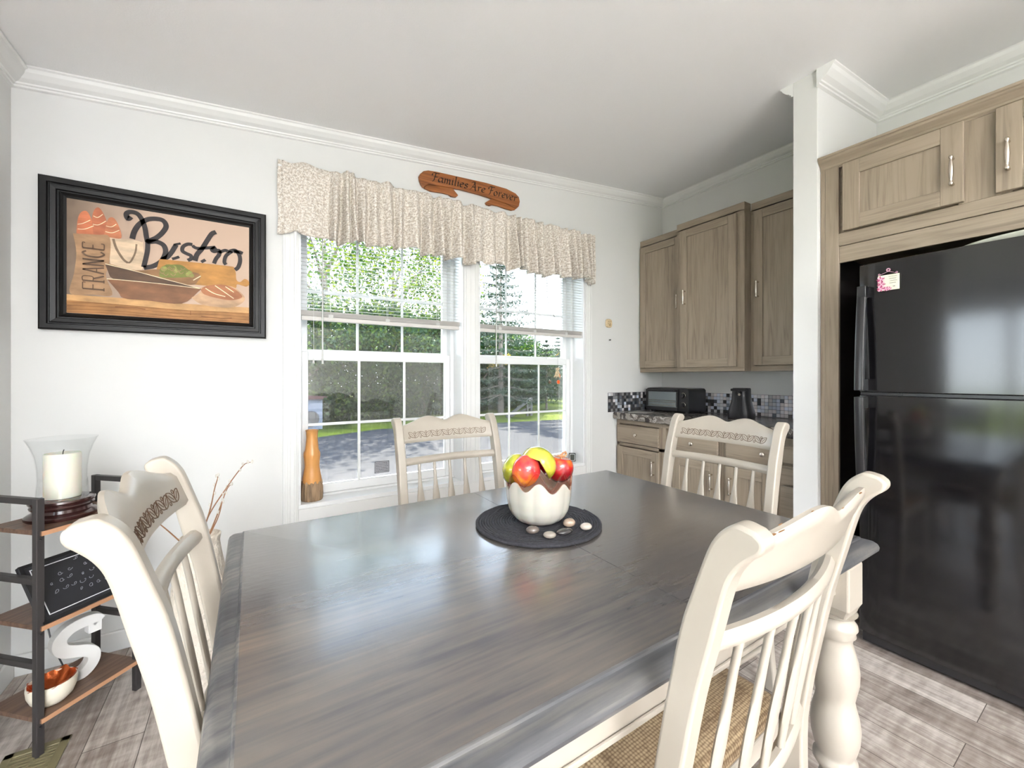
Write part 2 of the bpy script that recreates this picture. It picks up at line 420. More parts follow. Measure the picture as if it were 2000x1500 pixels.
# patio door of the far left wall (seen mirrored in the refrigerator)
t = Thing('door_2', (XF, PD[0], 0), 0, kind='structure'); m = MB(); xx = XF-.08; ym = (PD[0]+PD[1])/2
for a_, b_ in ((PD[0], PD[0]+.07), (ym-.05, ym+.05), (PD[1]-.07, PD[1])): m.box(xx-.04, a_, 0, xx+.04, b_, PD[2])
m.box(xx-.04, PD[0], 0, xx+.04, PD[1], .10); m.box(xx-.04, PD[0], PD[2]-.08, xx+.04, PD[1], PD[2])
t.part('door_frame', m, vinyl, bevel=.003)
m = MB(); m.box(xx-.003, PD[0]+.05, .05, xx+.001, PD[1]-.05, PD[2]-.05); t.part('glass_pane', m, gm)
m = MB()
for a_, b_, c_, d_ in ((PD[0]-.07, PD[0], 0, PD[2]+.07), (PD[1], PD[1]+.07, 0, PD[2]+.07), (PD[0], PD[1], PD[2], PD[2]+.07)): m.box(XF, a_, c_, XF+.015, b_, d_)
struct('trim_12', m, trim, bevel=.002)
# added wide glass doors in the unseen rear wall, letting in fill daylight
t = Thing('added_door', (-1.2, YR, 0), 0, kind='structure'); m = MB()
for a_, b_ in ((-3.3, -3.22), (-1.95, -1.85), (-.55, -.45), (.82, .9)): m.box(a_, YR-.12, 0, b_, YR-.06, 2.1)
m.box(-3.3, YR-.12, 0, .9, YR-.06, .08); m.box(-3.3, YR-.12, 2.02, .9, YR-.06, 2.1); t.part('door_frame', m, vinyl, bevel=.003)
m = MB(); m.add([(-3.25, YR-.09, .05), (.85, YR-.09, .05), (.85, YR-.09, 2.05), (-3.25, YR-.09, 2.05)], [(0, 1, 2, 3)]); t.part('glass_pane', m, gm)
# body of the added fill uplighter
t = Thing('added_uplighter', (FILL_UPL[0], FILL_UPL[1], 0), 0, 'added slim black uplighter deep in the open room, brightening the ceiling', 'floor lamp')
m = MB(); m.lathe([(.001, 0), (.14, 0), (.14, .012), (.02, .03), (.001, .03)], (FILL_UPL[0], FILL_UPL[1], 0), 32); t.part('base', m, blackmetal, smooth=40)
m = MB(); m.tube([(FILL_UPL[0], FILL_UPL[1], .02), (FILL_UPL[0], FILL_UPL[1], FILL_UPL[2]-.13)], .011, 12); t.part('pole', m, blackmetal, smooth=60)
m = MB(); m.lathe([(.02, -.14), (.09, -.12), (.16, -.06), (.165, -.04), (.155, -.055), (.085, -.11), (.001, -.12)], FILL_UPL, 32); t.part('lamp_bowl', m, blackmetal, smooth=40)
# bodies of the added fill globes, with glowing glass
fill_glassm, n_, out_ = simple_nodes('fill_globe_glass')
tr_ = n_.nodes.new('ShaderNodeBsdfTransparent'); em_ = n_.nodes.new('ShaderNodeEmission'); em_.inputs[1].default_value = 6; em_.inputs[0].default_value = (1, .96, .9, 1)
ad_ = n_.nodes.new('ShaderNodeAddShader'); n_.links.new(tr_.outputs[0], ad_.inputs[0]); n_.links.new(em_.outputs[0], ad_.inputs[1]); n_.links.new(ad_.outputs[0], out_.inputs[0])
for i_, (x, y, z, e_) in enumerate(FILL_GLOBES):
    t = Thing('added_globe_lamp', (x, y, 0), 0, ['added opal globe fill lamp at the far left of the open room', 'added opal globe fill lamp at the middle of the rear wall'][i_], 'floor lamp', 'added globe fill lamps in the open room')
    m = MB(); m.lathe([(.001, 0), (.15, 0), (.15, .012), (.02, .03), (.001, .03)], (x, y, 0), 32); t.part('base', m, blackmetal, smooth=40)
    m = MB(); m.tube([(x, y, .02), (x, y, z-.19)], .011, 12); t.part('pole', m, blackmetal, smooth=60)
    m = MB(); m.lathe([(.19*math.sin(a*PI/14), z-.19*math.cos(a*PI/14)) for a in range(15)], (x, y, 0), 28, cap=False); t.part('globe', m, fill_glassm, smooth=60)

# ================================================================= BLINDS, VALANCE, SIGN
slatm = mat('blind_slat', srgb(238, 238, 236), 0.35)
def translucent(m_, col, f):
    n = m_.node_tree; b = n.nodes['Principled BSDF']; out = n.nodes['Material Output']; tr = n.nodes.new('ShaderNodeBsdfTranslucent'); tr.inputs[0].default_value = col
    mx = n.nodes.new('ShaderNodeMixShader'); mx.inputs[0].default_value = f; n.links.new(b.outputs[0], mx.inputs[1]); n.links.new(tr.outputs[0], mx.inputs[2]); n.links.new(mx.outputs[0], out.inputs[0])
translucent(slatm, srgb(240, 240, 236), .5)
railm = mat('blind_rail', srgb(205, 201, 196), 0.4)
wandm = mat('clear_wand', srgb(190, 190, 186), 0.2)
def blind(x0, x1, wx, cords, label, cordx):
    y = 2.485
    t = Thing('venetian_blind', ((x0+x1)/2, y, 2.11), 0, label, 'blind', 'blinds in the two windows')
    m = MB(); m.box(x0, y-.018, 2.068, x1, y+.018, 2.106); t.part('head_rail', m, slatm, bevel=.002)
    m = MB(); z = 1.575
    while z < 2.06:
        # thin curved slat, slightly tipped
        R = []
        for x in (x0, x1):
            R.append([(x, y-.0125, z-.0030), (x, y-.005, z+.0002), (x, y+.005, z+.0012), (x, y+.0125, z+.0006), (x, y+.0125, z+.0014), (x, y+.005, z+.0020), (x, y-.005, z+.0010), (x, y-.0125, z-.0022)])
        m.rings(R); z += .0208
    t.part('slats', m, slatm, fix=True)
    m = MB()
    for k in range(8): m.box(x0, y-.0125, 1.5335+k*.0036, x1, y+.0125, 1.5355+k*.0036)
    t.part('gathered_slats', m, railm)
    m = MB(); m.box(x0+.004, y-.012, 1.508, x1-.004, y+.012, 1.531); t.part('bottom_rail', m, railm, bevel=.003)
    for c in cords:
        m = MB()
        for dy in (-.0135, .0135): m.tube([(c, y+dy, 1.52), (c, y+dy, 2.08)], .0009, 5)
        m.box(c-.012, y-.0145, 1.528, c+.012, y-.0128, 1.545)
        t.part('ladder_cord', m, slatm)
    m = MB(); m.tube([(wx, y-.026, 2.07), (wx, y-.026, 1.285)], .0042, 6); m.tube([(wx, y-.026, 1.30), (wx, y-.026, 1.270)], .0058, 8)
    t.part('tilt_wand', m, wandm, smooth=50)
    if cordx:
        m = MB(); m.tube([(cordx, y-.020, 2.07), (cordx, y-.020, 1.30)], .0011, 5); m.tube([(cordx, y-.020, 1.305), (cordx, y-.020, 1.272)], [.003, .0062], 8)
        t.part('pull_cord', m, slatm)
blind(0.224, 1.164, 0.331, (.375, .69, 1.01), 'white venetian blind half lowered in the left window', 0.287)
blind(1.306, 2.234, 1.432, (1.47, 1.77, 2.07), 'white venetian blind half lowered in the right window behind the straw bird', None)

# valance: one gathered cloth on a rod
vm = mat('speckled_linen', srgb(206, 198, 186), 0.9, spec=0.1); n = vm.node_tree; b = n.nodes['Principled BSDF']
tc = n.nodes.new('ShaderNodeTexCoord'); vo = n.nodes.new('ShaderNodeTexVoronoi'); vo.inputs['Scale'].default_value = 190
mpv = n.nodes.new('ShaderNodeMapping'); mpv.inputs['Scale'].default_value = (1, 1, 1)
rp = n.nodes.new('ShaderNodeValToRGB'); e = rp.color_ramp.elements; e[0].position = 0.16; e[0].color = srgb(66, 58, 52); e[1].position = 0.36; e[1].color = (1, 1, 1, 1)
t1 = n.nodes.new('ShaderNodeTexNoise'); t1.inputs['Scale'].default_value = 90; t1.inputs['Detail'].default_value = 5
r2 = n.nodes.new('ShaderNodeValToRGB'); e = r2.color_ramp.elements; e[0].position = .4; e[0].color = srgb(196, 184, 170); e[1].position = .6; e[1].color = srgb(236, 230, 222)
t3 = n.nodes.new('ShaderNodeTexNoise'); t3.inputs['Scale'].default_value = 110
r3 = n.nodes.new('ShaderNodeValToRGB'); e = r3.color_ramp.elements; e[0].position = .44; e[0].color = (1, 1, 1, 1); e[1].position = .56; e[1].color = (0.35, 0.35, 0.35, 1)
lt = n.nodes.new('ShaderNodeMix'); lt.data_type = 'RGBA'; lt.inputs[7].default_value = (1, 1, 1, 1)
mx = n.nodes.new('ShaderNodeMix'); mx.data_type = 'RGBA'; mx.blend_type = 'MULTIPLY'; mx.inputs[0].default_value = 1
n.links.new(tc.outputs['UV'], mpv.inputs[0])
for a_ in (vo, t1, t3): n.links.new(mpv.outputs[0], a_.inputs[0])
n.links.new(vo.outputs['Distance'], rp.inputs[0]); n.links.new(t1.outputs[0], r2.inputs[0]); n.links.new(t3.outputs[0], r3.inputs[0])
iv = n.nodes.new('ShaderNodeInvert'); n.links.new(r3.outputs[0], iv.inputs[1])
n.links.new(iv.outputs[0], lt.inputs[0]); n.links.new(rp.outputs[0], lt.inputs[6])
n.links.new(r2.outputs[0], mx.inputs[6]); n.links.new(lt.outputs[2], mx.inputs[7]); n.links.new(mx.outputs[2], b.inputs['Base Color'])
b.inputs['Subsurface Weight'].default_value = 0.0
vt = Thing('window_valance', (1.2, 2.40, 2.33), 0, 'gathered speckled beige linen valance hanging over both windows', 'valance')
NX, NZ = 620, 26; x0, x1 = 0.115, 2.325
folds = [(.16, .05, .2), (.27, .06, .35), (.39, .028, .8), (.445, .016, 1.), (.475, .014, 1.), (.53, .034, .7), (.60, .03, .75), (.67, .035, .8), (.745, .03, .7), (.83, .04, .75), (.92, .032, .9), (.985, .022, 1.), (1.05, .035, .8), (1.12, .03, .9), (1.20, .03, 1.), (1.27, .045, .6), (1.36, .05, .55), (1.45, .04, .7), (1.535, .02, 1.), (1.585, .015, 1.), (1.63, .025, .9), (1.70, .03, .8), (1.77, .03, .9), (1.85, .03, .8), (1.93, .035, .8), (2.0, .03, .9), (2.07, .025, 1.), (2.13, .022, .9), (2.19, .02, .9), (2.25, .016, .8), (2.29, .014, .7)]
def fold(x):
    s = 0
    for c, w, a_ in folds: s += a_*math.exp(-((x-c)/w)**2*1.35)
    return s
random.seed(3)
vs = []; uvs = []
arc = 0; prev = None
for j in range(NX+1):
    x = x0+(x1-x0)*j/NX
    F = fold(x)
    d0 = 2.425-.030*(F-.5)
    if prev is not None: arc += math.hypot(x-prev[0], 1.6*(d0-prev[1]))
    prev = (x, d0)
    ztop = 2.318+.006*math.sin(x*31)+.005*math.sin(x*57+1)-.003*F
    zbot = 1.945+.010*math.sin(x*9.5+.6)+.008*math.sin(x*23+2)-.010*(F-.4)+.012*math.sin(x*41)
    for k in range(NZ+1):
        q = k/NZ; z = ztop+(zbot-ztop)*q
        A = .018+.050*q**0.8 if q > .12 else (.020 if q > .055 else .026)
        xx = x+.012*q*math.sin(x*37+2.)+.004*math.sin(z*20+x*40)*q
        y = 2.396-1.9*A*(F-.55)-.012*q-(.006 if .07 < q < .15 else 0)
        y = min(y, 2.438)
        if j < 6 or j > NX-6: y = min(2.44, y+.01)
        vs.append((xx, y, z)); uvs.append((arc*1.05, z))
NV = NZ+1
fs = [(j*NV+k, j*NV+k+1, (j+1)*NV+k+1, (j+1)*NV+k) for j in range(NX) for k in range(NZ)]
m = MB(); m.add(vs, fs)
vo_ = vt.part('cloth', m, vm, smooth=180, fix=False)
uvl = vo_.data.uv_layers.new(name='cloth')
for lp in vo_.data.loops: uvl.data[lp.index].uv = uvs[lp.vertex_index]
sol = vo_.modifiers.new('thick', 'SOLIDIFY'); sol.thickness = 0.0016; sol.offset = 1
m = MB()
m.tube([(x0+.002, 2.455, 2.285), (x0+.002, 2.418, 2.285), (x1-.002, 2.418, 2.285), (x1-.002, 2.455, 2.285)], .006, 8)
vt.part('curtain_rod', m, trim, smooth=50)

# carved ribbon sign with pen-lettered words
sgm = oak('warm_carved_wood', 0)
rr = [nn for nn in sgm.node_tree.nodes if nn.type == 'VALTORGB'][0].color_ramp.elements
for e_, c_ in zip(rr, (srgb(104, 58, 26), srgb(136, 82, 42), srgb(150, 92, 48))): e_.color = c_
rib = [(0.871,2.44),(0.88,2.459),(0.901,2.483),(0.931,2.496),(0.988,2.503),(1.145,2.512),(1.342,2.524),(1.501,2.524),(1.578,2.508),(1.606,2.487),(1.615,2.455),(1.606,2.416),(1.585,2.392),(1.50,2.410),(1.384,2.42),(1.291,2.426),(1.145,2.426),(1.03,2.412),(0.93,2.400),(0.90,2.372),(0.884,2.39),(0.874,2.415)]
tl1 = [(0.905,2.372),(0.92,2.41),(0.96,2.414),(1.04,2.418),(1.093,2.430),(1.112,2.409),(1.138,2.384),(1.123,2.366),(1.089,2.362),(1.07,2.371),(1.024,2.371),(0.95,2.363)]
tl2 = [(1.578,2.384),(1.59,2.41),(1.50,2.420),(1.40,2.428),(1.384,2.42),(1.338,2.382),(1.347,2.369),(1.373,2.366),(1.394,2.377),(1.436,2.38),(1.501,2.374),(1.55,2.374)]
t = Thing('wooden_sign', (1.245, 2.46, 2.44), 0, 'carved brown wooden ribbon plaque reading Families Are Forever above the valance', 'sign')
def shrink(z): return 2.345+(z-2.345)*0.93
for tl in (tl1, tl2):
    m = MB(); m.prism([(a, shrink(b)) for a, b in reversed(tl)], 'y', 2.459, 2.444); t.part('ribbon_tail', m, sgm, bevel=.003)
m = MB(); m.prism([(a, shrink(b)) for a, b in reversed(rib)], 'y', 2.459, 2.436); rbo = t.part('ribbon', m, sgm, bevel=.006, seg=3)
GL = {
'F': ([[(.10,.0),(.2,.05),(.3,.9)],[(.02,.55),(.0,.72),(.12,.88),(.35,.88),(.62,.92)],[(.18,.47),(.48,.5)]], .56),
'a': ([[(.40,.46),(.22,.5),(.06,.32),(.08,.08),(.22,.03),(.36,.22)],[(.42,.5),(.38,.2),(.42,.04),(.50,.06)]], .52),
'm': ([[(.02,.42),(.1,.48),(.1,.0)],[(.1,.3),(.24,.5),(.32,.42),(.32,.0)],[(.32,.3),(.46,.5),(.54,.42),(.54,.08),(.62,.03)]], .68),
'i': ([[(.04,.42),(.12,.48),(.12,.08),(.2,.03)],[(.11,.68),(.15,.66)]], .26),
'l': ([[(.06,.86),(.14,.92),(.12,.1),(.2,.03)]], .27),
'e': ([[(.06,.24),(.3,.3),(.36,.42),(.24,.5),(.08,.38),(.06,.14),(.18,.02),(.38,.10)]], .44),
's': ([[(.34,.42),(.22,.5),(.08,.40),(.16,.28),(.30,.2),(.28,.06),(.14,.0),(.04,.08)]], .40),
'A': ([[(-.08,-.02),(.0,.05),(.22,.55),(.32,.90)],[(.30,.92),(.44,.05),(.54,.0)],[(.1,.32),(.45,.34)],[(.02,.72),(.1,.86),(.32,.9)]], .62),
'r': ([[(.04,.42),(.12,.48),(.12,.0)],[(.12,.3),(.24,.48),(.36,.46)]], .40),
'o': ([[(.22,.5),(.06,.36),(.08,.06),(.22,.0),(.36,.14),(.36,.38),(.22,.5)]], .46),
'v': ([[(.02,.46),(.08,.48),(.18,.02)],[(.18,.02),(.34,.3),(.36,.5)]], .42),
' ': ([], .28)}
def lettering(mb, text, x, z, h, endx, endz, y, nib=math.radians(38), w=.11, ox=0.14):
    total = sum(GL[c][1] for c in text); k = (endx-x)/total; cx = 0
    for c in text:
        st, adv = GL[c]
        for s_ in st:
            pts = [(x+(cx+px+ox*pz)*k, z+(endz-z)*(cx/total)+pz*h+ (0.006*math.sin(PI*cx/total))) for px, pz in s_]
            ribbon(mb, pts, w*h, y, nib)
        cx += adv
m = MB(); lettering(m, 'Families Are Forever', 0.950, 2.426, 0.060, 1.585, 2.438, 2.4352, w=.17)
t.part('lettering', m, mat('burnt_brown', srgb(30, 14, 8), 0.8), parent=rbo, fix=False)

# ================================================================= FRAMED PRINT
t = Thing('framed_picture', (-.333, YB, 1.395), 0, 'black framed Bistro still life print of bread and bowls', 'picture')
fx0, fx1, fz0, fz1 = -.728, .064, 1.395, 2.022
ax0, ax1, az0, az1 = -.651, -.005, 1.466, 1.945
prof = [(0, 0), (0, .030), (.006, .034), (.024, .034), (.027, .028), (.031, .028), (.034, .033), (.050, .031), (.053, .025), (.058, .025), (.061, .028), (.070, .020), (.078, .016), (.078, 0)]
def rectring(d, h):
    return [(fx0+d, YB-h, fz0+d*.93), (fx1-d*.93, YB-h, fz0+d*.93), (fx1-d*.93, YB-h, fz1-d*.96), (fx0+d, YB-h, fz1-d*.96)]
m = MB(); R = [rectring(d, h) for d, h in prof]; R.append(R[0])
m.rings(R, True, False); t.part('frame', m, blackframe, bevel=0)
ART=[
    ('dark_bg',[(-0.649, 1.943), (-0.649, 1.545), (-0.517, 1.56), (-0.47, 1.609), (-0.47, 1.904), (-0.517, 1.945)]),
    ('ledge',[(-0.651, 1.545), (-0.004, 1.521), (-0.005, 1.46), (-0.652, 1.469)]),
    ('ledge_top',[(-0.651, 1.545), (-0.47, 1.546), (-0.27, 1.542), (-0.006, 1.547), (-0.006, 1.52), (-0.251, 1.512), (-0.651, 1.521)]),
    ('board',[(-0.353, 1.735), (-0.323, 1.738), (-0.093, 1.742), (-0.072, 1.734), (-0.064, 1.715), (-0.061, 1.679), (-0.046, 1.67), (-0.028, 1.687), (-0.012, 1.681), (-0.008, 1.662), (-0.02, 1.65), (-0.037, 1.653), (-0.059, 1.656), (-0.072, 1.634), (-0.172, 1.635), (-0.349, 1.647)]),
    ('bag_side',[(-0.518, 1.805), (-0.49, 1.805), (-0.438, 1.808), (-0.414, 1.803), (-0.409, 1.797), (-0.412, 1.681), (-0.49, 1.68), (-0.517, 1.694)]),
    ('bag_back',[(-0.537, 1.632), (-0.517, 1.621), (-0.476, 1.548), (-0.513, 1.558)]),
    ('bag',[(-0.631, 1.802), (-0.563, 1.809), (-0.518, 1.805), (-0.52, 1.694), (-0.53, 1.633), (-0.51, 1.556), (-0.569, 1.552), (-0.639, 1.549), (-0.628, 1.634), (-0.621, 1.723)]),
    ('bread',[(-0.621, 1.804), (-0.618, 1.856), (-0.611, 1.888), (-0.598, 1.904), (-0.585, 1.898), (-0.571, 1.856), (-0.565, 1.81)]),
    ('bread2',[(-0.569, 1.81), (-0.574, 1.865), (-0.569, 1.908), (-0.556, 1.928), (-0.542, 1.914), (-0.528, 1.874), (-0.53, 1.851), (-0.537, 1.809)]),
    ('bread3',[(-0.537, 1.809), (-0.53, 1.855), (-0.522, 1.887), (-0.508, 1.894), (-0.495, 1.876), (-0.483, 1.837), (-0.483, 1.807), (-0.517, 1.806)]),
    ('bowl_in',[(-0.532, 1.686), (-0.517, 1.69), (-0.435, 1.674), (-0.353, 1.69), (-0.227, 1.693), (-0.202, 1.679), (-0.212, 1.655), (-0.239, 1.632), (-0.364, 1.641)]),
    ('bowl_dark',[(-0.532, 1.686), (-0.522, 1.688), (-0.435, 1.669), (-0.327, 1.645), (-0.212, 1.62), (-0.235, 1.615), (-0.345, 1.609), (-0.503, 1.623), (-0.517, 1.635)]),
    ('green',[(-0.353, 1.661), (-0.349, 1.695), (-0.327, 1.713), (-0.278, 1.721), (-0.251, 1.704), (-0.227, 1.68), (-0.231, 1.672), (-0.289, 1.66), (-0.342, 1.654)]),
    ('bowl',[(-0.527, 1.624), (-0.47, 1.625), (-0.345, 1.624), (-0.239, 1.619), (-0.202, 1.619), (-0.212, 1.603), (-0.272, 1.542), (-0.4, 1.544), (-0.473, 1.546), (-0.49, 1.57)]),
    ('loaf',[(-0.237, 1.573), (-0.204, 1.601), (-0.196, 1.627), (-0.147, 1.643), (-0.08, 1.643), (-0.046, 1.621), (-0.025, 1.589), (-0.046, 1.559), (-0.089, 1.539), (-0.172, 1.539), (-0.212, 1.551)]),
    ('loaf_top',[(-0.202, 1.614), (-0.18, 1.634), (-0.122, 1.648), (-0.076, 1.636), (-0.046, 1.613), (-0.039, 1.593), (-0.08, 1.576), (-0.131, 1.579), (-0.188, 1.593)]),
]
ARTSTROKES=[
    ([(-0.449, 1.909), (-0.458, 1.898), (-0.464, 1.908), (-0.463, 1.922), (-0.449, 1.931), (-0.428, 1.927), (-0.414, 1.907), (-0.403, 1.871), (-0.398, 1.834), (-0.394, 1.807)],0.0184),
    ([(-0.445, 1.812), (-0.438, 1.846), (-0.421, 1.882), (-0.393, 1.909), (-0.36, 1.918), (-0.338, 1.913), (-0.329, 1.89), (-0.342, 1.859), (-0.364, 1.831), (-0.393, 1.809), (-0.364, 1.814), (-0.338, 1.802), (-0.331, 1.77), (-0.345, 1.729), (-0.375, 1.701), (-0.407, 1.689)],0.0195),
    ([(-0.393, 1.807), (-0.394, 1.769), (-0.4, 1.73), (-0.407, 1.692)],0.0173),
    ([(-0.293, 1.812), (-0.308, 1.778), (-0.323, 1.752), (-0.334, 1.743), (-0.345, 1.736)],0.0184),
    ([(-0.291, 1.82), (-0.287, 1.811)],0.0271),
    ([(-0.308, 1.744), (-0.297, 1.749), (-0.282, 1.758)],0.0119),
    ([(-0.233, 1.823), (-0.251, 1.822), (-0.268, 1.807), (-0.27, 1.787), (-0.255, 1.777), (-0.239, 1.77), (-0.239, 1.755), (-0.251, 1.746)],0.0152),
    ([(-0.233, 1.818), (-0.212, 1.809), (-0.147, 1.825)],0.0141),
    ([(-0.143, 1.899), (-0.159, 1.888), (-0.176, 1.855), (-0.196, 1.812), (-0.216, 1.779), (-0.224, 1.748)],0.0195),
    ([(-0.2, 1.746), (-0.184, 1.759)],0.013),
    ([(-0.143, 1.826), (-0.159, 1.813), (-0.151, 1.804), (-0.131, 1.812), (-0.131, 1.792), (-0.143, 1.77), (-0.151, 1.746)],0.0162),
    ([(-0.131, 1.802), (-0.106, 1.817), (-0.089, 1.809)],0.0141),
    ([(-0.08, 1.816), (-0.103, 1.791), (-0.11, 1.76), (-0.103, 1.748)],0.0152),
    ([(-0.089, 1.814), (-0.067, 1.823), (-0.05, 1.805), (-0.046, 1.774), (-0.054, 1.742), (-0.067, 1.727)],0.0173),
    ([(-0.072, 1.817), (-0.05, 1.818), (-0.035, 1.813)],0.0162),
]
ARTBANDS=[
    ([(-0.617, 1.843), (-0.601, 1.85), (-0.579, 1.868)],0.0032),
    ([(-0.617, 1.823), (-0.595, 1.827), (-0.568, 1.846)],0.0032),
    ([(-0.569, 1.888), (-0.556, 1.884), (-0.54, 1.901)],0.0032),
    ([(-0.571, 1.852), (-0.553, 1.853), (-0.53, 1.874)],0.0032),
    ([(-0.53, 1.853), (-0.513, 1.852), (-0.497, 1.867)],0.0032),
    ([(-0.532, 1.828), (-0.51, 1.827), (-0.487, 1.843)],0.0032),
    ([(-0.184, 1.623), (-0.151, 1.602), (-0.106, 1.591)],0.0038),
    ([(-0.147, 1.64), (-0.114, 1.616), (-0.072, 1.585)],0.0038),
    ([(-0.106, 1.64), (-0.072, 1.616)],0.0038),
    ([(-0.507, 1.801), (-0.497, 1.761), (-0.476, 1.719), (-0.459, 1.703)],0.0087),
    ([(-0.431, 1.791), (-0.435, 1.753), (-0.449, 1.713), (-0.459, 1.703)],0.0065),
]
pc = dict(bg=(186, 160, 138), dark_bg=(112, 92, 74), ledge=(160, 114, 68), ledge_top=(188, 146, 98), board=(176, 126, 66), bag_side=(204, 180, 152), bag_back=(150, 118, 86),
          bag=(158, 124, 92), bread=(184, 108, 74), bread2=(168, 98, 68), bread3=(178, 110, 76), artichoke=(146, 152, 80), bowl_in=(140, 104, 70), bowl_dark=(84, 62, 46), green=(112, 116, 56),
          bowl=(122, 84, 58), loaf=(186, 152, 120), loaf_top=(160, 104, 70), line=(236, 214, 180), ink=(46, 40, 40), strap=(118, 98, 78), letter=(88, 66, 48), plank=(120, 78, 44))
names = list(pc); pmats = []
for k in names:
    c = pc[k]; pmats.append(mat('print_'+k, srgb(*c), 0.55, noise=(14, 0.30, (1, 1, 2.2)), spec=.3))
# the printed backdrop runs from brown on the left to pinkish tan on the right
bgm = pmats[0]; n = bgm.node_tree; b = n.nodes['Principled BSDF']
tc = n.nodes.new('ShaderNodeTexCoord'); sp = n.nodes.new('ShaderNodeSeparateXYZ'); mr = n.nodes.new('ShaderNodeMapRange'); mr.inputs[1].default_value = -.33; mr.inputs[2].default_value = .12
nz = n.nodes.new('ShaderNodeTexNoise'); nz.inputs['Scale'].default_value = 9; ad = n.nodes.new('ShaderNodeMath'); ad.operation = 'MULTIPLY_ADD'; ad.inputs[1].default_value = .5; 
rp = n.nodes.new('ShaderNodeValToRGB'); e = rp.color_ramp.elements; e[0].position = .25; e[0].color = srgb(116, 98, 82); e[1].position = .95; e[1].color = srgb(196, 170, 150)
n.links.new(tc.outputs['Object'], sp.inputs[0]); n.links.new(sp.outputs[0], mr.inputs[0]); n.links.new(tc.outputs['Object'], nz.inputs[0])
n.links.new(nz.outputs[0], ad.inputs[0]); n.links.new(mr.outputs[0], ad.inputs[2]); n.links.new(ad.outputs[0], rp.inputs[0]); n.links.new(rp.outputs[0], b.inputs['Base Color'])
m = MB(); yA = YB-.015
m.box(ax0-.006, yA, az0-.006, ax1+.006, yA+.006, az1+.006, 0)
lay = [0]
def clampz(p): return (min(max(p[0], ax0+.001), ax1-.001), min(max(p[1], az0+.001), az1-.001))
def layer(poly, key, smooth=True):
    lay[0] += 1
    P = [clampz(q) for q in poly]
    if smooth:
        c = smoothcurve([(a, b_, 0) for a, b_ in P+[P[0]]], 4); P = [(q.x, q.y) for q in c[:-1]]
    y = yA-.0004-.00022*lay[0]
    m.add([(a, y, z) for a, z in P], [tuple(range(len(P)))], names.index(key))
A_ = dict(ART)
order1 = ['ledge', 'ledge_top', 'bag_side', 'bread', 'bread2', 'bread3', 'bag']
for k in order1: layer(A_[k], k, k not in ('ledge', 'ledge_top'))
def strokes(L, key):
    lay[0] += 1; y = yA-.0004-.00022*lay[0]
    for p_, w_ in L: ribbon(m, [clampz(q) for q in p_], w_, y, mi=names.index(key))
strokes([(q, w_*.8) for q, w_ in ARTBANDS[:6]], 'line')
strokes(ARTBANDS[9:], 'strap'); strokes(ARTSTROKES, 'ink')
for k in ('board', 'bowl_in', 'green', 'bowl_dark', 'bowl', 'loaf', 'loaf_top'): layer(A_[k], k, k != 'bowl_dark')
strokes(ARTBANDS[6:9], 'line')
strokes([([(-.527, 1.624), (-.47, 1.625), (-.345, 1.624), (-.205, 1.619)], .003), ([(-.532, 1.688), (-.435, 1.670), (-.327, 1.646), (-.206, 1.620)], .003), ([(-.23, 1.655), (-.202, 1.679)], .004)], 'line')
random.seed(8)
lay[0] += 1
for k in range(26):
    cx = random.uniform(-.345, -.236); cz = random.uniform(1.668, 1.708)
    y = yA-.0004-.00022*lay[0]-.00004*k
    poly = [(cx+.009*math.cos(a_*PI/5)*1.1, cz+.010*math.sin(a_*PI/5)) for a_ in range(10)]
    m.add([(a, y, z) for a, z in poly], [tuple(range(10))], names.index('green') if k % 3 else names.index('artichoke'))
    ribbon(m, [(cx-.009, cz+.002), (cx, cz-.007), (cx+.009, cz+.002)], .0025, y-.00002, mi=names.index('bag_back'))
lay[0] += 6
for z_ in (1.512, 1.498, 1.483, 1.472):
    strokes([([(-.65, z_), (-.5, z_+.004), (-.3, z_-.003), (-.15, z_+.002), (-.006, z_)], .0018)], 'plank')
strokes([([(-.24, 1.511), (-.24, 1.49)], .002), ([(-.5, 1.505), (-.44, 1.507), (-.40, 1.503)], .004), ([(-.2, 1.487), (-.12, 1.484), (-.08, 1.488)], .004)], 'plank')
# FRANCE, tall serif capitals running up the sack
yF = yA-.0004-.00022*(lay[0]+1)
SF = {'F': ([[(0,0),(0,1)],[(0,1),(.8,1)],[(0,.52),(.6,.52)],[(-.18,0),(.22,0)],[(.8,1),(.8,.86)]]), 'R': ([[(0,0),(0,1)],[(0,1),(.5,1),(.62,.76),(.5,.52),(0,.52)],[(.3,.52),(.72,0)],[(-.18,0),(.2,0)]]),
      'A': ([[(0,0),(.38,1)],[(.38,1),(.76,0)],[(.15,.35),(.6,.35)]]), 'N': ([[(0,0),(0,1)],[(0,1),(.66,0)],[(.66,0),(.66,1)]]), 'C': ([[(.66,.84),(.42,1),(.08,.8),(.0,.5),(.08,.2),(.42,0),(.68,.16)]]), 'E': ([[(0,0),(0,1)],[(0,1),(.66,1),(.66,.88)],[(0,.52),(.5,.52)],[(0,0),(.66,0),(.7,.14)]])}
adv = .0345; zc = 1.574
for i_, ch in enumerate('FRANCE'):
    for s_ in SF[ch]:
        ribbon(m, [(-.535-.066*pz, zc+i_*adv+px*adv*.98) for px, pz in s_] if len(s_) != 2 else [(-.535-.066*s_[0][1], zc+i_*adv+s_[0][0]*adv*.98), (-.535-.066*s_[1][1], zc+i_*adv+s_[1][0]*adv*.98)], .0062 if abs(s_[0][1]-s_[-1][1]) > .5 else .0034, yF, mi=names.index('letter'))
t.part('print', m, pmats, fix=False)

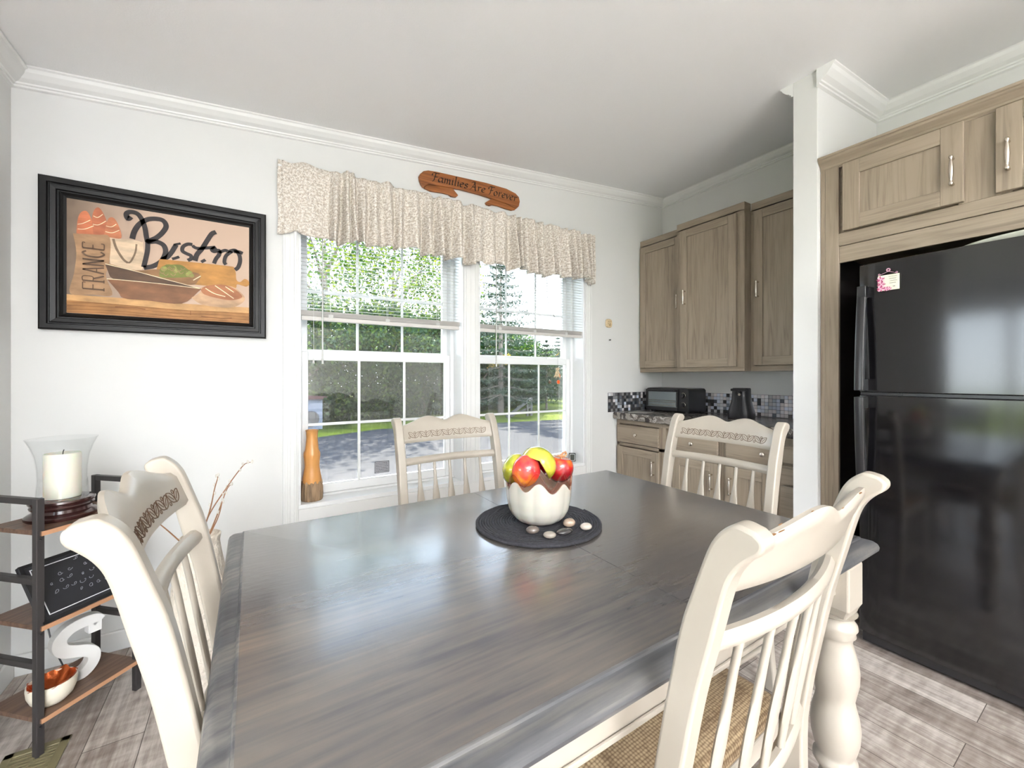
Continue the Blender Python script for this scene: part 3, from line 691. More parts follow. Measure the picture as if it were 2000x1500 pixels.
# ================================================================= KITCHEN CABINETS
def pull(x, y, z, L=.058):
    """bell ended bow pull standing on a face that looks towards -x"""
    m = MB(); xo = x-.026
    pr = [(.0008, -L), (.0052, -L+.002), (.0078, -L+.009), (.0042, -L+.017), (.0048, -L+.021), (.0072, -L*.36), (.0082, 0)]
    pr = pr+[(r, -h) for r, h in reversed(pr[:-1])]
    m.lathe(pr, (xo, y, z), 14)
    for s_ in (-1, 1): m.tube([(xo, y, z+s_*(L-.010)), (x+.001, y, z+s_*(L-.010))], [.0045, .0065], 10)
    return m
def knob(x, y, z):
    m = MB(); m.lathe([(.0085, .002), (.006, -.004), (.0055, -.012), (.0135, -.017), (.0145, -.022), (.010, -.027), (.001, -.029)], (x, y, z), 18, axis='x'); return m
def shaker(t, xf, y0, y1, z0, z1, hy=None, hz=None, st=.058, name='door', hL=.058, panel=True):
    m = MB(); d = .020
    if panel:
        m.box(xf, y0, z0, xf+d, y0+st, z1, 0); m.box(xf, y1-st, z0, xf+d, y1, z1, 0)
        m.box(xf, y0+st, z0, xf+d, y1-st, z0+st, 1); m.box(xf, y0+st, z1-st, xf+d, y1-st, z1, 1)
        m.box(xf+.009, y0+st-.002, z0+st-.002, xf+d-.002, y1-st+.002, z1-st+.002, 0)
        o = t.part(name, m, [oakv, oakh], bevel=.0016, seg=1)
    else:
        m.box(xf, y0, z0, xf+d, y1, z1, 0); o = t.part(name, m, [oakh], bevel=.006, seg=3)
    if hy is not None:
        if panel: t.part('handle', pull(xf, hy, hz, hL), nickel, parent=o, smooth=50)
        else: t.part('knob', knob(xf, hy, hz), nickel, parent=o, smooth=50)
    return o
CP = [(0, 0), (-.004, .004), (-.006, .012), (-.016, .022), (-.030, .034), (-.034, .042), (-.040, .046), (-.040, .056), (0, .056)]
def cab_crown(t, pts, z):
    """crown along a polyline of (x, y, nx, ny) corner points; n points outwards (already mitred)"""
    m = MB(); R = [[(x-nx*d, y-ny*d, z+h) for d, h in CP] for x, y, nx, ny in pts]
    m.rings(R, True, True); t.part('crown', m, oakh)

# --- wall cabinets
t = Thing('wall_cabinet', (2.91, 2.24, 1.24), 0, 'shallower grey-brown oak wall cabinet in the corner by the window wall', 'cabinet')
m = MB(); m.box(2.92, 2.032, 1.24, XR-.001, YB-.001, 2.34, 0); t.part('body', m, [oakv], bevel=.001)
m = MB(); m.box(2.902, 2.032, 1.24, 2.92, YB-.001, 1.275, 0); m.box(2.902, 2.032, 2.30, 2.92, YB-.001, 2.34, 0); m.box(2.902, 2.032, 1.275, 2.92, 2.06, 2.30, 1); m.box(2.902, 2.44, 1.275, 2.92, YB-.001, 2.30, 1)
t.part('face_frame', m, [oakh, oakv])
shaker(t, 2.882, 2.040, 2.447, 1.278, 2.325, 2.062, 1.80)
cab_crown(t, [(2.902, 2.032, 1, 0), (2.902, YB-.001, 1, 0)], 2.333)
t = Thing('wall_cabinet', (2.83, 1.77, 1.24), 0, 'deeper middle oak wall cabinet standing proud of its neighbours', 'cabinet')
m = MB(); m.box(2.840, 1.507, 1.24, XR-.001, 2.031, 2.34, 0); t.part('body', m, [oakv], bevel=.001)
m = MB(); m.box(2.822, 1.507, 1.24, 2.84, 2.031, 1.275, 0); m.box(2.822, 1.507, 2.30, 2.84, 2.031, 2.34, 0); m.box(2.822, 1.507, 1.275, 2.84, 1.56, 2.30, 1); m.box(2.822, 1.99, 1.275, 2.84, 2.031, 2.30, 1)
t.part('face_frame', m, [oakh, oakv])
shaker(t, 2.802, 1.555, 1.992, 1.272, 2.325, 1.947, 1.805)
cab_crown(t, [(2.87, 2.031, 0, -1), (2.822, 2.031, 1, -1), (2.822, 1.507, 1, 1), (2.90, 1.507, 0, 1)], 2.333)
t = Thing('wall_cabinet', (2.91, 1.27, 1.24), 0, 'oak wall cabinet partly hidden behind the white partition', 'cabinet')
m = MB(); m.box(2.92, 1.033, 1.24, XR-.001, 1.506, 2.34, 0); t.part('body', m, [oakv], bevel=.001)
m = MB(); m.box(2.902, 1.033, 1.24, 2.92, 1.506, 1.275, 0); m.box(2.902, 1.033, 2.30, 2.92, 1.506, 2.34, 0); m.box(2.902, 1.033, 1.275, 2.92, 1.06, 2.30, 1); m.box(2.902, 1.475, 1.275, 2.92, 1.506, 2.30, 1)
t.part('face_frame', m, [oakh, oakv])
shaker(t, 2.882, 1.045, 1.480, 1.278, 2.325, 1.449, 1.79)
cab_crown(t, [(2.902, 1.033, 1, 0), (2.902, 1.505, 1, 0)], 2.333)

# --- base cabinets
def base_cab(y0, y1, dr, lab, knob_y, hy):
    t = Thing('base_cabinet', (2.60, (y0+y1)/2, 0), 0, lab, 'cabinet', 'base cabinets under the counter')
    m = MB(); m.box(2.64, y0, .10, XR-.001, y1, .848, 0); m.box(2.68, y0, 0, XR-.001, y1, .10, 0); t.part('body', m, [oakv])
    m = MB(); x0, x1 = 2.612, 2.64
    m.box(x0, y0, .815, x1, y1, .848, 0); m.box(x0, y0, .632, x1, y1, .655, 0); m.box(x0, y0, .10, x1, y1, .13, 0)
    for a_, b_ in ((y0, y0+.03), (y1-.03, y1)): m.box(x0, a_, .13, x1, b_, .815, 1)
    t.part('face_frame', m, [oakh, oakv])
    shaker(t, 2.592, dr[0], dr[1], .662, .806, knob_y, .735, name='drawer', panel=False)
    shaker(t, 2.592, dr[0], dr[1], .118, .624, hy, .50)
base_cab(2.005, YB-.001, (2.030, 2.440), 'oak base cabinet nearest the window wall, with drawer and door', 2.235, 2.068)
base_cab(1.530, 2.004, (1.560, 1.905), 'oak base cabinet seen through the spindles of the chair before the counter', 1.745, 1.60)
base_cab(1.200, 1.529, (1.225, 1.510), 'oak base cabinet behind the right post of the chair before the counter', 1.272, 1.47)
t = Thing('base_cabinet', (2.60, 1.115, 0), 0, 'narrow oak base cabinet squeezed against the white partition', 'cabinet', 'base cabinets under the counter')
m = MB(); m.box(2.612, 1.033, .10, XR-.001, 1.199, .848, 0); m.box(2.68, 1.033, 0, XR-.001, 1.199, .10, 0); t.part('body', m, [oakv])
for z0_, z1_ in ((.70, .806), (.58, .69), (.35, .57), (.118, .34)):
    m = MB(); m.box(2.592, 1.05, z0_, 2.611, 1.182, z1_, 0); t.part('drawer', m, [oakh], bevel=.005)

# --- counter and splashback
cm = mat('dark_marbled_laminate', srgb(84, 78, 74), 0.22, spec=.6); n = cm.node_tree; b = n.nodes['Principled BSDF']
tc = n.nodes.new('ShaderNodeTexCoord'); t1 = n.nodes.new('ShaderNodeTexNoise'); t1.inputs['Scale'].default_value = 7; t1.inputs['Detail'].default_value = 10; t1.inputs['Distortion'].default_value = 2.2
rp = n.nodes.new('ShaderNodeValToRGB'); e = rp.color_ramp.elements; e[0].position = .40; e[0].color = srgb(52, 47, 46); e[1].position = .62; e[1].color = srgb(140, 134, 128)
x = e.new(.50); x.color = srgb(100, 92, 86); x = e.new(.53); x.color = srgb(188, 182, 176); x = e.new(.56); x.color = srgb(104, 96, 90)
n.links.new(tc.outputs['Object'], t1.inputs[0]); n.links.new(t1.outputs[0], rp.inputs[0]); n.links.new(rp.outputs[0], b.inputs['Base Color'])
m = MB(); m.box(2.562, 1.033, .850, XR-.001, YB-.001, .905)
ct = m.build('countertop', cm, bevel=.010, seg=4); tag(ct, 'dark marbled laminate worktop with rounded front edge on the base cabinets', 'countertop')
tm = mat('mosaic_tile', (.5, .5, .55, 1), .2, metal=.35, spec=.6); n = tm.node_tree; b = n.nodes['Principled BSDF']
at = n.nodes.new('ShaderNodeAttribute'); at.attribute_name = 'tone'; n.links.new(at.outputs['Color'], b.inputs['Base Color'])
grout = mat('dark_grout', srgb(34, 36, 44), .8)
random.seed(12)
def mosaic(axis, a0, a1, z0, z1, pos, toward, name_thing):
    m = MB(); cols = []; s_ = .0262; k = 0
    nx_ = int((a1-a0)/s_); nz_ = int(round((z1-z0)/s_))
    for i in range(nx_):
        for j in range(nz_):
            u0 = a0+(a1-a0)*i/nx_; u1 = a0+(a1-a0)*(i+1)/nx_; w0 = z0+(z1-z0)*j/nz_; w1 = z0+(z1-z0)*(j+1)/nz_
            g = .0011
            v_ = random.choice([.04, .06, .09, .16, .3]) if random.random() < (.82 if axis != 'y' else interp([(1.0, .03), (1.5, .10), (1.9, .35), (2.1, .8)], u0)) else random.choice([.7, .85, .95])  # paler towards the partition: bright reflection put into the tile colour
            if axis == 'y': m.box(pos, u0+g, w0+g, pos+toward, u1-g, w1-g)
            else: m.box(u0+g, pos, w0+g, u1-g, pos+toward, w1-g)
            tint = random.choice([(1, 1, 1.05), (.9, .97, 1.15), (1.05, .98, 1.0)])
            cols += [(v_*tint[0], v_*tint[1], v_*tint[2], 1)]*24
    return m, cols
t = Thing('tile_splashback', (XR-.01, 1.75, .906), 0, 'small square mosaic tiles in dark blue, grey and silver above the worktop, with bright reflection painted in', 'splashback')
for nm, args in (('tile_field', ('y', 1.034, YB-.008, .908, 1.066, XR-.008, .005)), ('tile_field', ('x', 2.505, XR-.009, .908, 1.066, YB-.008, .005))):
    m, cols = mosaic(*args, None); o = t.part(nm, m, tm, fix=True)
    ca = o.data.color_attributes.new('tone', 'FLOAT_COLOR', 'CORNER'); ca.data.foreach_set('color', [c for q in cols for c in q])
m = MB(); m.box(XR-.0045, 1.034, .906, XR-.001, YB-.001, 1.067); m.box(2.504, YB-.0045, .906, XR-.001, YB-.001, 1.067); t.part('grout', m, grout)

# --- toaster oven
t = Thing('toaster_oven', (3.02, 2.21, .905), 0, 'black toaster oven with glass door on the worktop', 'toaster oven')
X0, X1, Y0, Y1, Z0, Z1 = 2.905, 3.15, 1.995, 2.405, .918, 1.108
m = MB(); pro = [(Y0, Z0), (Y1, Z0), (Y1, Z1-.018), (Y1-.012, Z1-.004), (Y1-.04, Z1), (Y0+.04, Z1), (Y0+.012, Z1-.004), (Y0, Z1-.018)]
m.prism(pro, 'x', X0+.012, X1); t.part('body', m, blackpl, bevel=.003)
m = MB(); m.box(X0, Y0+.09, Z0+.002, X0+.012, Y1-.004, Z0+.034); m.box(X0, Y0+.09, Z1-.032, X0+.012, Y1-.004, Z1-.012); m.box(X0, Y0+.09, Z0+.034, X0+.012, Y0+.106, Z1-.032); m.box(X0, Y1-.028, Z0+.034, X0+.012, Y1-.004, Z1-.032)
d = t.part('oven_door', m, blackpl, bevel=.003)
og = mat('oven_glass', srgb(120, 130, 132), .08, metal=.3, spec=.8)
m = MB(); m.box(X0+.005, Y0+.104, Z0+.032, X0+.009, Y1-.026, Z1-.030); t.part('door_glass', m, og, parent=d)
m = MB(); 
for z_ in (Z0+.072, Z0+.086): m.tube([(X0+.003, Y0+.112, z_), (X0+.003, Y1-.034, z_)], .0022, 6)
for k in range(16): m.tube([(X0+.0035, Y0+.12+k*.0165, Z0+.045), (X0+.0035, Y0+.12+k*.0165, Z0+.072)], .0008, 4)
m.tube([(X0+.003, Y0+.112, Z0+.045), (X0+.003, Y1-.034, Z0+.045)], .002, 6)
t.part('rack', m, nickel)
m = MB(); m.tube([(X0-.018, Y0+.11, Z1-.020), (X0-.018, Y1-.03, Z1-.020)], .0055, 8)
for y_ in (Y0+.12, Y1-.04): m.tube([(X0-.018, y_, Z1-.020), (X0+.002, y_, Z1-.020)], .004, 6)
t.part('door_handle', m, blackpl, parent=d, smooth=50)
for z_ in (Z0+.132, Z0+.056):
    m = MB(); m.lathe([(.0225, .006), (.0225, -.001), (.0205, -.002), (.0205, .004)], (X0+.008, Y0+.046, z_), 24, axis='x'); t.part('dial_ring', m, nickel, smooth=40)
    m = MB(); m.lathe([(.017, .006), (.0155, -.014), (.001, -.015)], (X0+.006, Y0+.046, z_), 20, axis='x'); m.box(X0-.014, Y0+.044, z_, X0-.008, Y0+.048, z_+.015); t.part('dial', m, blackpl, smooth=40)
for x_ in (X0+.03, X1-.03):
    for y_ in (Y0+.03, Y1-.03): m = MB(); m.lathe([(.010, .9055), (.012, .919)], (x_, y_, 0), 12); t.part('foot', m, blackpl)
# silver papers lying by the oven
m = MB(); m.prism([(2.64, 2.36), (2.80, 2.40), (2.84, 2.26), (2.69, 2.22)], 'z', .9055, .9085); tag(m.build('flat_packet', mat('silver_grey_paper', srgb(150, 146, 142), .4)), 'thin grey packet lying on the worktop before the toaster oven', 'packet')
# --- can opener
t = Thing('can_opener', (2.95, 1.585, .905), 0, 'tall black electric can opener on the worktop', 'can opener')
m = MB(); cx, cy = 2.95, 1.597
R = []
for z, hy_, hx_ in ((.906, .078, .062), (.915, .082, .065), (.95, .080, .064), (1.0, .066, .055), (1.04, .057, .050), (1.085, .054, .048), (1.115, .054, .046), (1.121, .050, .042)):
    R.append([(cx+hx_*math.copysign(abs(math.cos(a_))**.55, math.cos(a_)), cy+hy_*math.copysign(abs(math.sin(a_))**.55, math.sin(a_)), z) for a_ in [2*PI*k/36 for k in range(36)]])
m.rings(R); t.part('body', m, mat('ribbed_black_plastic', srgb(44, 43, 46), .32), smooth=50)
m = MB()
for k in range(5): 
    R_ = [(cx-interp([(.91, .064), (1.0, .0565), (1.04, .0515), (1.06, .049)], z)-.001, cy-.03+k*.0075, z) for z in (.915, .95, .98, 1.0, 1.02, 1.04, 1.055)]
    m.tube(R_, .0022, 5)
t.part('ribs', m, blackpl)
m = MB(); m.lathe([(.020, .004), (.018, -.012), (.008, -.013), (.008, -.024), (.001, -.025)], (cx-.050, cy-.008, 1.086), 20, axis='x'); t.part('cutter_head', m, blackpl, smooth=40)
m = MB(); m.lathe([(.009, 0), (.009, -.004), (.001, -.004)], (cx-.066, cy-.022, 1.076), 16, axis='x'); t.part('cutting_wheel', m, nickel)
m = MB(); m.box(cx-.056, cy-.052, 1.098, cx-.02, cy+.05, 1.116); t.part('lever', m, blackpl, bevel=.005)

# --- refrigerator surround
t = Thing('refrigerator_cabinet', (2.43, .30, 0), 0, 'tall grey-brown oak cabinet framing the black refrigerator', 'cabinet')
YA, YZ = .918, -.62
m = MB(); m.box(2.43, YA-.018, 0, XR-.001, YA, 2.28, 0); t.part('side_panel', m, [oakv], bevel=.001)
m = MB(); m.box(2.43, YZ, 0, XR-.001, YZ+.018, 2.28, 0); t.part('side_panel', m, [oakv], bevel=.001)
m = MB(); m.box(2.45, YZ+.018, 1.83, XR-.001, YA-.018, 2.28, 0); t.part('body', m, [oakh])
m = MB(); m.box(2.431, YA-.075, 0, 2.449, YA-.018, 2.28, 1); m.box(2.431, YZ+.018, 0, 2.449, YZ+.075, 2.28, 1)
m.box(2.431, YZ+.075, 1.84, 2.449, YA-.075, 1.90, 0); m.box(2.431, YZ+.075, 2.225, 2.449, YA-.075, 2.28, 0)
m.box(2.431, .30, 1.90, 2.449, .44, 2.225, 1)
m.box(2.437, YZ+.075, 1.758, 2.452, YA-.075, 1.838, 0); t.part('face_frame', m, [oakh, oakv], bevel=.0015, seg=1)
shaker(t, 2.410, .422, .822, 1.905, 2.228, .452, 2.034, st=.066, hL=.062)
shaker(t, 2.410, -.08, .338, 1.905, 2.228, .306, 2.034, st=.066, hL=.062)
shaker(t, 2.410, -.54, -.10, 1.905, 2.228, -.14, 2.034, st=.066, hL=.062)
m = MB()
for k in range(len(CP)): pass
m.rings([[(2.431+d, y, 2.235+h) for d, h in CP] for y in (YZ, YA)], True, True); t.part('crown', m, oakh)
m = MB(); m.box(XR-.03, YZ+.02, .0, XR-.002, YA-.02, 1.83); m.box(2.46, YA-.024, .0, XR-.03, YA-.019, 1.83); m.box(2.46, YZ+.019, 0, XR-.03, YZ+.024, 1.83); t.part('recess_shade_lining', m, interior)  # dark sheets paint in the shade around the refrigerator

# --- refrigerator
fb = mat('textured_black_enamel', srgb(15, 14, 16), .10, spec=.6, bump=(420, .05, .0004), coat=.25)
fbm = mat('black_refrigerator_trim', srgb(30, 29, 31), .3)
t = Thing('refrigerator', (2.65, .34, 0), 0, 'black top-freezer refrigerator with textured doors', 'refrigerator')
FY0, FY1 = -.06, .728
m = MB(); m.box(2.368, FY0+.004, .03, 3.06, FY1-.004, 1.685); t.part('body', m, fbm, bevel=.004)
def fdoor(name, z0, z1, crownz):
    m = MB(); R = []
    N = 20
    for zz in (z0, z1):
        ring = []
        for k in range(N+1):
            y = FY0+(FY1-FY0)*k/N; q = (2*k/N-1)
            x = 2.300+.010*q*q + (.012 if k in (0, N) else 0)
            ring.append((x, y, zz))
        ring += [(2.36, FY1, zz), (2.36, FY0, zz)]
        R.append(ring)
    m.rings(R); return t.part(name, m, fb, bevel=.004, seg=3, smooth=30)
d1 = fdoor('freezer_door', 1.132, 1.700, 0); d2 = fdoor('refrigerator_door', .062, 1.118, 0)
m = MB(); m.box(2.33, FY0+.01, .018, 2.368, FY1-.01, .058); t.part('kick_grille', m, fbm)
m = MB(); m.box(2.318, FY0+.006, 1.119, 2.362, FY1-.006, 1.131); m.lathe([(.008, -.004), (.008, .003)], (2.316, FY1-.14, 1.124), 12, axis='x'); t.part('door_gasket', m, fbm)
def fhandle(z0, z1, up, par):
    # long bowed grip on the left edge of the door
    m = MB(); R = []; N = 18
    for k in range(N+1):
        q = k/N; z = z0+(z1-z0)*q
        e_ = q if up else 1-q          # 0 at the split, 1 at the far end
        out = .060-.036*e_**1.6; w = .034
        x = 2.305-out; yo = FY1-.004; yi = yo-w-.018*(1-e_)*0
        R.append([(x, yo, z), (x-.003, yo-.006, z), (x-.003, yi+.004, z), (x, yi, z), (x+.016, yi, z), (x+.018, yo, z)])
    m.rings(R)
    za = z0 if not up else z1
    m.box(2.272, FY1-.038, (z0 if not up else z1-.05), 2.312, FY1-.006, (z0+.05 if not up else z1))
    zb = (z1-.05) if not up else z0
    m.box(2.252, FY1-.036, zb, 2.312, FY1-.004, zb+.05)
    t.part('door_handle', m, fbm, parent=par, bevel=.003, smooth=40)
fhandle(1.140, 1.600, True, d1); fhandle(.655, 1.112, False, d2)
# white platter on top of it
pm = mat('glazed_white', srgb(206, 206, 194), .25)
t = Thing('serving_platter', (2.50, .13, 1.6865), 0, 'white curved platter lying on top of the refrigerator', 'platter')
m = MB(); N = 48; R = []
for r_, h in ((.10, .000), (.17, .002), (.235, .014), (.262, .026), (.272, .034), (.275, .030), (.262, .020), (.232, .008)):
    R.append([(2.508+.55*r_*math.cos(2*PI*k/N), .13+1.15*r_*math.sin(2*PI*k/N), 1.6865+1.45*h) for k in range(N)])
m.rings(R); t.part('dish', m, pm, smooth=60)
# fridge magnet
t = Thing('fridge_magnet', (2.297, .62, 1.61), 0, 'cream card magnet with pink flowers and a wire hanger on the freezer door', 'magnet')
cardm = mat('cream_card', srgb(226, 224, 204), .5); pk = mat('pink_petal', srgb(170, 66, 110), .5); lpk = mat('pale_pink_petal', srgb(232, 178, 200), .5)
xm = 2.294
m = MB(); m.box(xm, .585, 1.570, xm+.004, .655, 1.636); cd = t.part('card', m, cardm, bevel=.001)
m = MB()
def flower(y, z, r, seed):
    for k in range(9):
        a_ = 2*PI*k/9+seed
        c = (y+math.cos(a_)*r*.6, z+math.sin(a_)*r*.6)
        pts = []
        for j in range(8):
            b_ = 2*PI*j/8; u_ = math.cos(b_)*r*.42; v_ = math.sin(b_)*r*.17
            pts.append((xm-.0012-.0002*k, c[0]+u_*math.cos(a_)-v_*math.sin(a_), c[1]+u_*math.sin(a_)+v_*math.cos(a_)))
        m.add(pts, [tuple(range(8))], k % 2)
    m.add([(xm-.0036, y+r*.2*math.cos(2*PI*j/8), z+r*.2*math.sin(2*PI*j/8)) for j in range(8)], [tuple(range(8))], 1)
for f_ in ((.645, 1.619, .015, 0), (.643, 1.598, .015, .4), (.646, 1.579, .013, .2), (.628, 1.577, .011, .9), (.617, 1.576, .009, .3)): flower(*f_)
t.part('flowers', m, [pk, lpk], parent=cd, fix=False)
m = MB(); random.seed(2)
for k, (a_, b_) in enumerate(((.592, .620), (.594, .618), (.592, .616), (.596, .617), (.598, .606))):
    z = 1.627-k*.0092-(.006 if k == 4 else 0); pts = []; y = b_
    N = 16
    for i in range(N+1): pts.append((xm-.0006, b_+(a_-b_)*i/N, z+.0016*math.sin(i*2.1+k)*(1 if i % 5 else .2)))
    m.tube(pts, .00055, 4)
t.part('handwriting', m, ink, parent=cd)
m = MB(); m.tube([(xm, .652, 1.637), (xm-.001, .620, 1.650), (xm, .592, 1.637)], .0007, 5)
for y_, z_, r_ in ((.650, 1.641, .003), (.593, 1.641, .003), (.620, 1.656, .0065), (.620, 1.656, .004)):
    m.tube([(xm-.001, y_+r_*math.cos(2*PI*k/14), z_+r_*math.sin(2*PI*k/14)) for k in range(15)], .0008, 5)
t.part('wire_hanger', m, lpk)

# --- small things on the window wall
t = Thing('wall_ornament', (2.515, YB, 1.64), 0, 'small tan moulded face-shaped plaque on the wall right of the windows', 'ornament')
om = mat('tan_clay', srgb(206, 184, 148), .6, noise=(60, .18))
m = MB(); R = []
for s_, d in ((1, 0), (1, .004), (.88, .010), (.55, .012), (.01, .0125)):
    R.append([(2.513+.036*s_*math.copysign(abs(math.cos(a_))**.6, math.cos(a_)), YB-.0005-d, 1.645+.036*s_*math.copysign(abs(math.sin(a_))**.6, math.sin(a_))) for a_ in [2*PI*k/28 for k in range(28)]])
m.rings(R); o = t.part('plaque', m, om, smooth=50)
m = MB()
for dx, dz, w in ((-.014, .012, .004), (-.003, .011, .0035), (.012, .013, .004), (-.013, -.004, .004), (.006, -.002, .006), (.004, -.014, .005)):
    m.lathe([(w, 0), (w*.7, -.0025), (.0005, -.003)], (2.513+dx, YB-.0118, 1.645+dz), 10, axis='y')
for k in range(3): m.tube([(2.505, YB-.0125, 1.636-.005*k), (2.515, YB-.0135, 1.634-.005*k), (2.527, YB-.0125, 1.636-.005*k)], .0012, 5)
t.part('relief', m, mat('brown_clay', srgb(150, 122, 84), .6), parent=o, smooth=50)
m = MB(); m.lathe([(.0045, 0), (.0045, -.012), (.006, -.014), (.001, -.016)], (2.522, YB-.0002, 1.507), 12, axis='y')
tag(m.build('wall_hook', blackpl, smooth=40), 'tiny black peg in the wall below the tan ornament', 'hook')

# ================================================================= DINING TABLE
tw = mat('grey_stained_wood', srgb(96, 88, 82), .27, spec=.95, coat=.5); n = tw.node_tree; b = n.nodes['Principled BSDF']
tc = n.nodes.new('ShaderNodeTexCoord')
def mapn(sc): 
    q = n.nodes.new('ShaderNodeMapping'); q.inputs['Scale'].default_value = sc; n.links.new(tc.outputs['Object'], q.inputs[0]); return q
def noisen(mp_, s, d=6, dist=0): 
    q = n.nodes.new('ShaderNodeTexNoise'); q.inputs['Scale'].default_value = s; q.inputs['Detail'].default_value = d; q.inputs['Distortion'].default_value = dist; n.links.new(mp_.outputs[0], q.inputs[0]); return q
ga = noisen(mapn((5, 90, 90)), 1.0, 8, .3); gb = noisen(mapn((1.6, 4, 4)), 1.8, 5, .4); gc = noisen(mapn((1, 1, 1)), 55, 3)
mxa = n.nodes.new('ShaderNodeMix'); mxa.data_type = 'RGBA'; mxa.inputs[0].default_value = .62
n.links.new(ga.outputs[0], mxa.inputs[6]); n.links.new(gb.outputs[0], mxa.inputs[7])
rp = n.nodes.new('ShaderNodeValToRGB'); e = rp.color_ramp.elements; e[0].position = .38; e[0].color = srgb(70, 69, 72); e[1].position = .68; e[1].color = srgb(104, 96, 88)
x = e.new(.5); x.color = srgb(86, 82, 80)
n.links.new(mxa.outputs[2], rp.inputs[0]); n.links.new(rp.outputs[0], b.inputs['Base Color'])
bp = n.nodes.new('ShaderNodeBump'); bp.inputs['Strength'].default_value = .22; bp.inputs['Distance'].default_value = .0012
mb_ = n.nodes.new('ShaderNodeMath'); mb_.operation = 'ADD'; gd = noisen(mapn((14, 120, 100)), 1.0, 5)
n.links.new(gd.outputs[0], mb_.inputs[0]); n.links.new(gc.outputs[0], mb_.inputs[1]); n.links.new(mb_.outputs[0], bp.inputs['Height']); n.links.new(bp.outputs[0], b.inputs['Normal'])
twe = tw.copy(); twe.name = 'worn_grey_stained_edge'; twe.node_tree.nodes['Principled BSDF'].inputs['Coat Weight'].default_value = .1; twe.node_tree.nodes['Principled BSDF'].inputs['Roughness'].default_value = .36; twe.node_tree.nodes['Principled BSDF'].inputs['Specular IOR Level'].default_value = .45
for nn in twe.node_tree.nodes:
    if nn.type == 'VALTORGB':
        for e_, c_ in zip(nn.color_ramp.elements, (srgb(50, 52, 57), srgb(76, 76, 78), srgb(116, 112, 106))): e_.color = c_
TX0, TX1, TY0, TY1 = -.055, 1.452, .407, 1.436; SEAM = .715
t = Thing('dining_table', ((TX0+TX1)/2, (TY0+TY1)/2, 0), 0, 'large dining table with dark grey-brown stained top and cream turned legs', 'dining table')
TP = [(.0385, .7600), (.0365, .7598), (.0345, .7585), (.0335, .7545), (.030, .7525), (.020, .7515), (.010, .7490), (.003, .7430), (.0, .7350), (.001, .7280), (.006, .7225), (.012, .7205), (.0135, .7160), (.018, .7120), (.024, .7060), (.026, .6990)]
def tring(i, z):
    x0, x1, y0, y1 = TX0+i, TX1-i, TY0+i, TY1-i; c = max(.001, .014-i*.35); r = []
    for cx, cy, a0 in ((x1-c, y1-c, 0), (x0+c, y1-c, 90), (x0+c, y0+c, 180), (x1-c, y0+c, 270)):
        for k in range(5):
            a_ = math.radians(a0+k*22.5); r.append((cx+c*math.cos(a_), cy+c*math.sin(a_), z))
    return r
for side in (-1, 1):
    m = MB(); R = [tring(i, z) for i, z in TP]; N = len(R[0])
    m.rings(R, True, False, mi=1); m.mi = 0
    b0 = len(m.v); m.add(R[0], [tuple(range(N))], 0); m.add(R[-1], [tuple(reversed(range(N)))], 0)
    o = t.part('tabletop', m, [tw, twe])
    bm = bmesh.new(); bm.from_mesh(o.data); bmesh.ops.remove_doubles(bm, verts=bm.verts, dist=1e-5)
    co = Vector((SEAM+side*.0008, 0, 0)); co = t.inv @ co
    r = bmesh.ops.bisect_plane(bm, geom=bm.verts[:]+bm.edges[:]+bm.faces[:], plane_co=co, plane_no=(side*1.0, 0, 0), clear_inner=True, clear_outer=False)
    ed = [e_ for e_ in r['geom_cut'] if isinstance(e_, bmesh.types.BMEdge)]
    bmesh.ops.holes_fill(bm, edges=ed); bmesh.ops.recalc_face_normals(bm, faces=bm.faces); bm.to_mesh(o.data); bm.free()
    o.data.polygons.foreach_set('use_smooth', [True]*len(o.data.polygons)); o.data.set_sharp_from_angle(angle=math.radians(28))
m = MB(); ix0, ix1, iy0, iy1 = TX0+.075, TX1-.075, TY0+.060, TY1-.060
for bx in ((ix0, iy0, ix1, iy0+.022), (ix0, iy1-.022, ix1, iy1), (ix0, iy0, ix0+.022, iy1), (ix1-.022, iy0, ix1, iy1)): m.box(bx[0], bx[1], .620, bx[2], bx[3], .6985)
for bx in ((ix0, iy0-.006, ix1, iy0), (ix0, iy1, ix1, iy1+.006)): m.box(bx[0], bx[1], .620, bx[2], bx[3], .632)
t.part('apron', m, cream, bevel=.003)
LP = [(.050, .560), (.044, .552), (.034, .548), (.040, .542), (.049, .530), (.050, .520), (.044, .510), (.046, .500), (.040, .494), (.038, .482), (.043, .462), (.051, .430), (.054, .405), (.053, .375), (.047, .345), (.043, .325), (.046, .308), (.053, .280), (.0565, .250), (.054, .215), (.047, .185), (.041, .172), (.042, .166), (.050, .158), (.051, .146), (.045, .136), (.036, .128), (.034, .115), (.040, .090), (.045, .060), (.042, .030), (.034, .008), (.030, .0)]
for cx in (TX0+.100, TX1-.095):
    for cy in (TY0+.072, TY1-.072):
        m = MB(); h = .047
        # square block with chamfered foot
        R = []
        for s_, z in ((h, .6985), (h, .585), (h-.006, .572), (.038, .562), (.034, .556)):
            R.append([(cx-s_, cy-s_, z), (cx+s_, cy-s_, z), (cx+s_, cy+s_, z), (cx-s_, cy+s_, z)])
        m.rings(R)
        lg = t.part('leg', m, cream, bevel=.005)
        m = MB(); m.lathe([(r, z) for r, z in LP], (cx, cy, 0), 40); t.part('turned_post', m, cream, parent=lg, smooth=60)

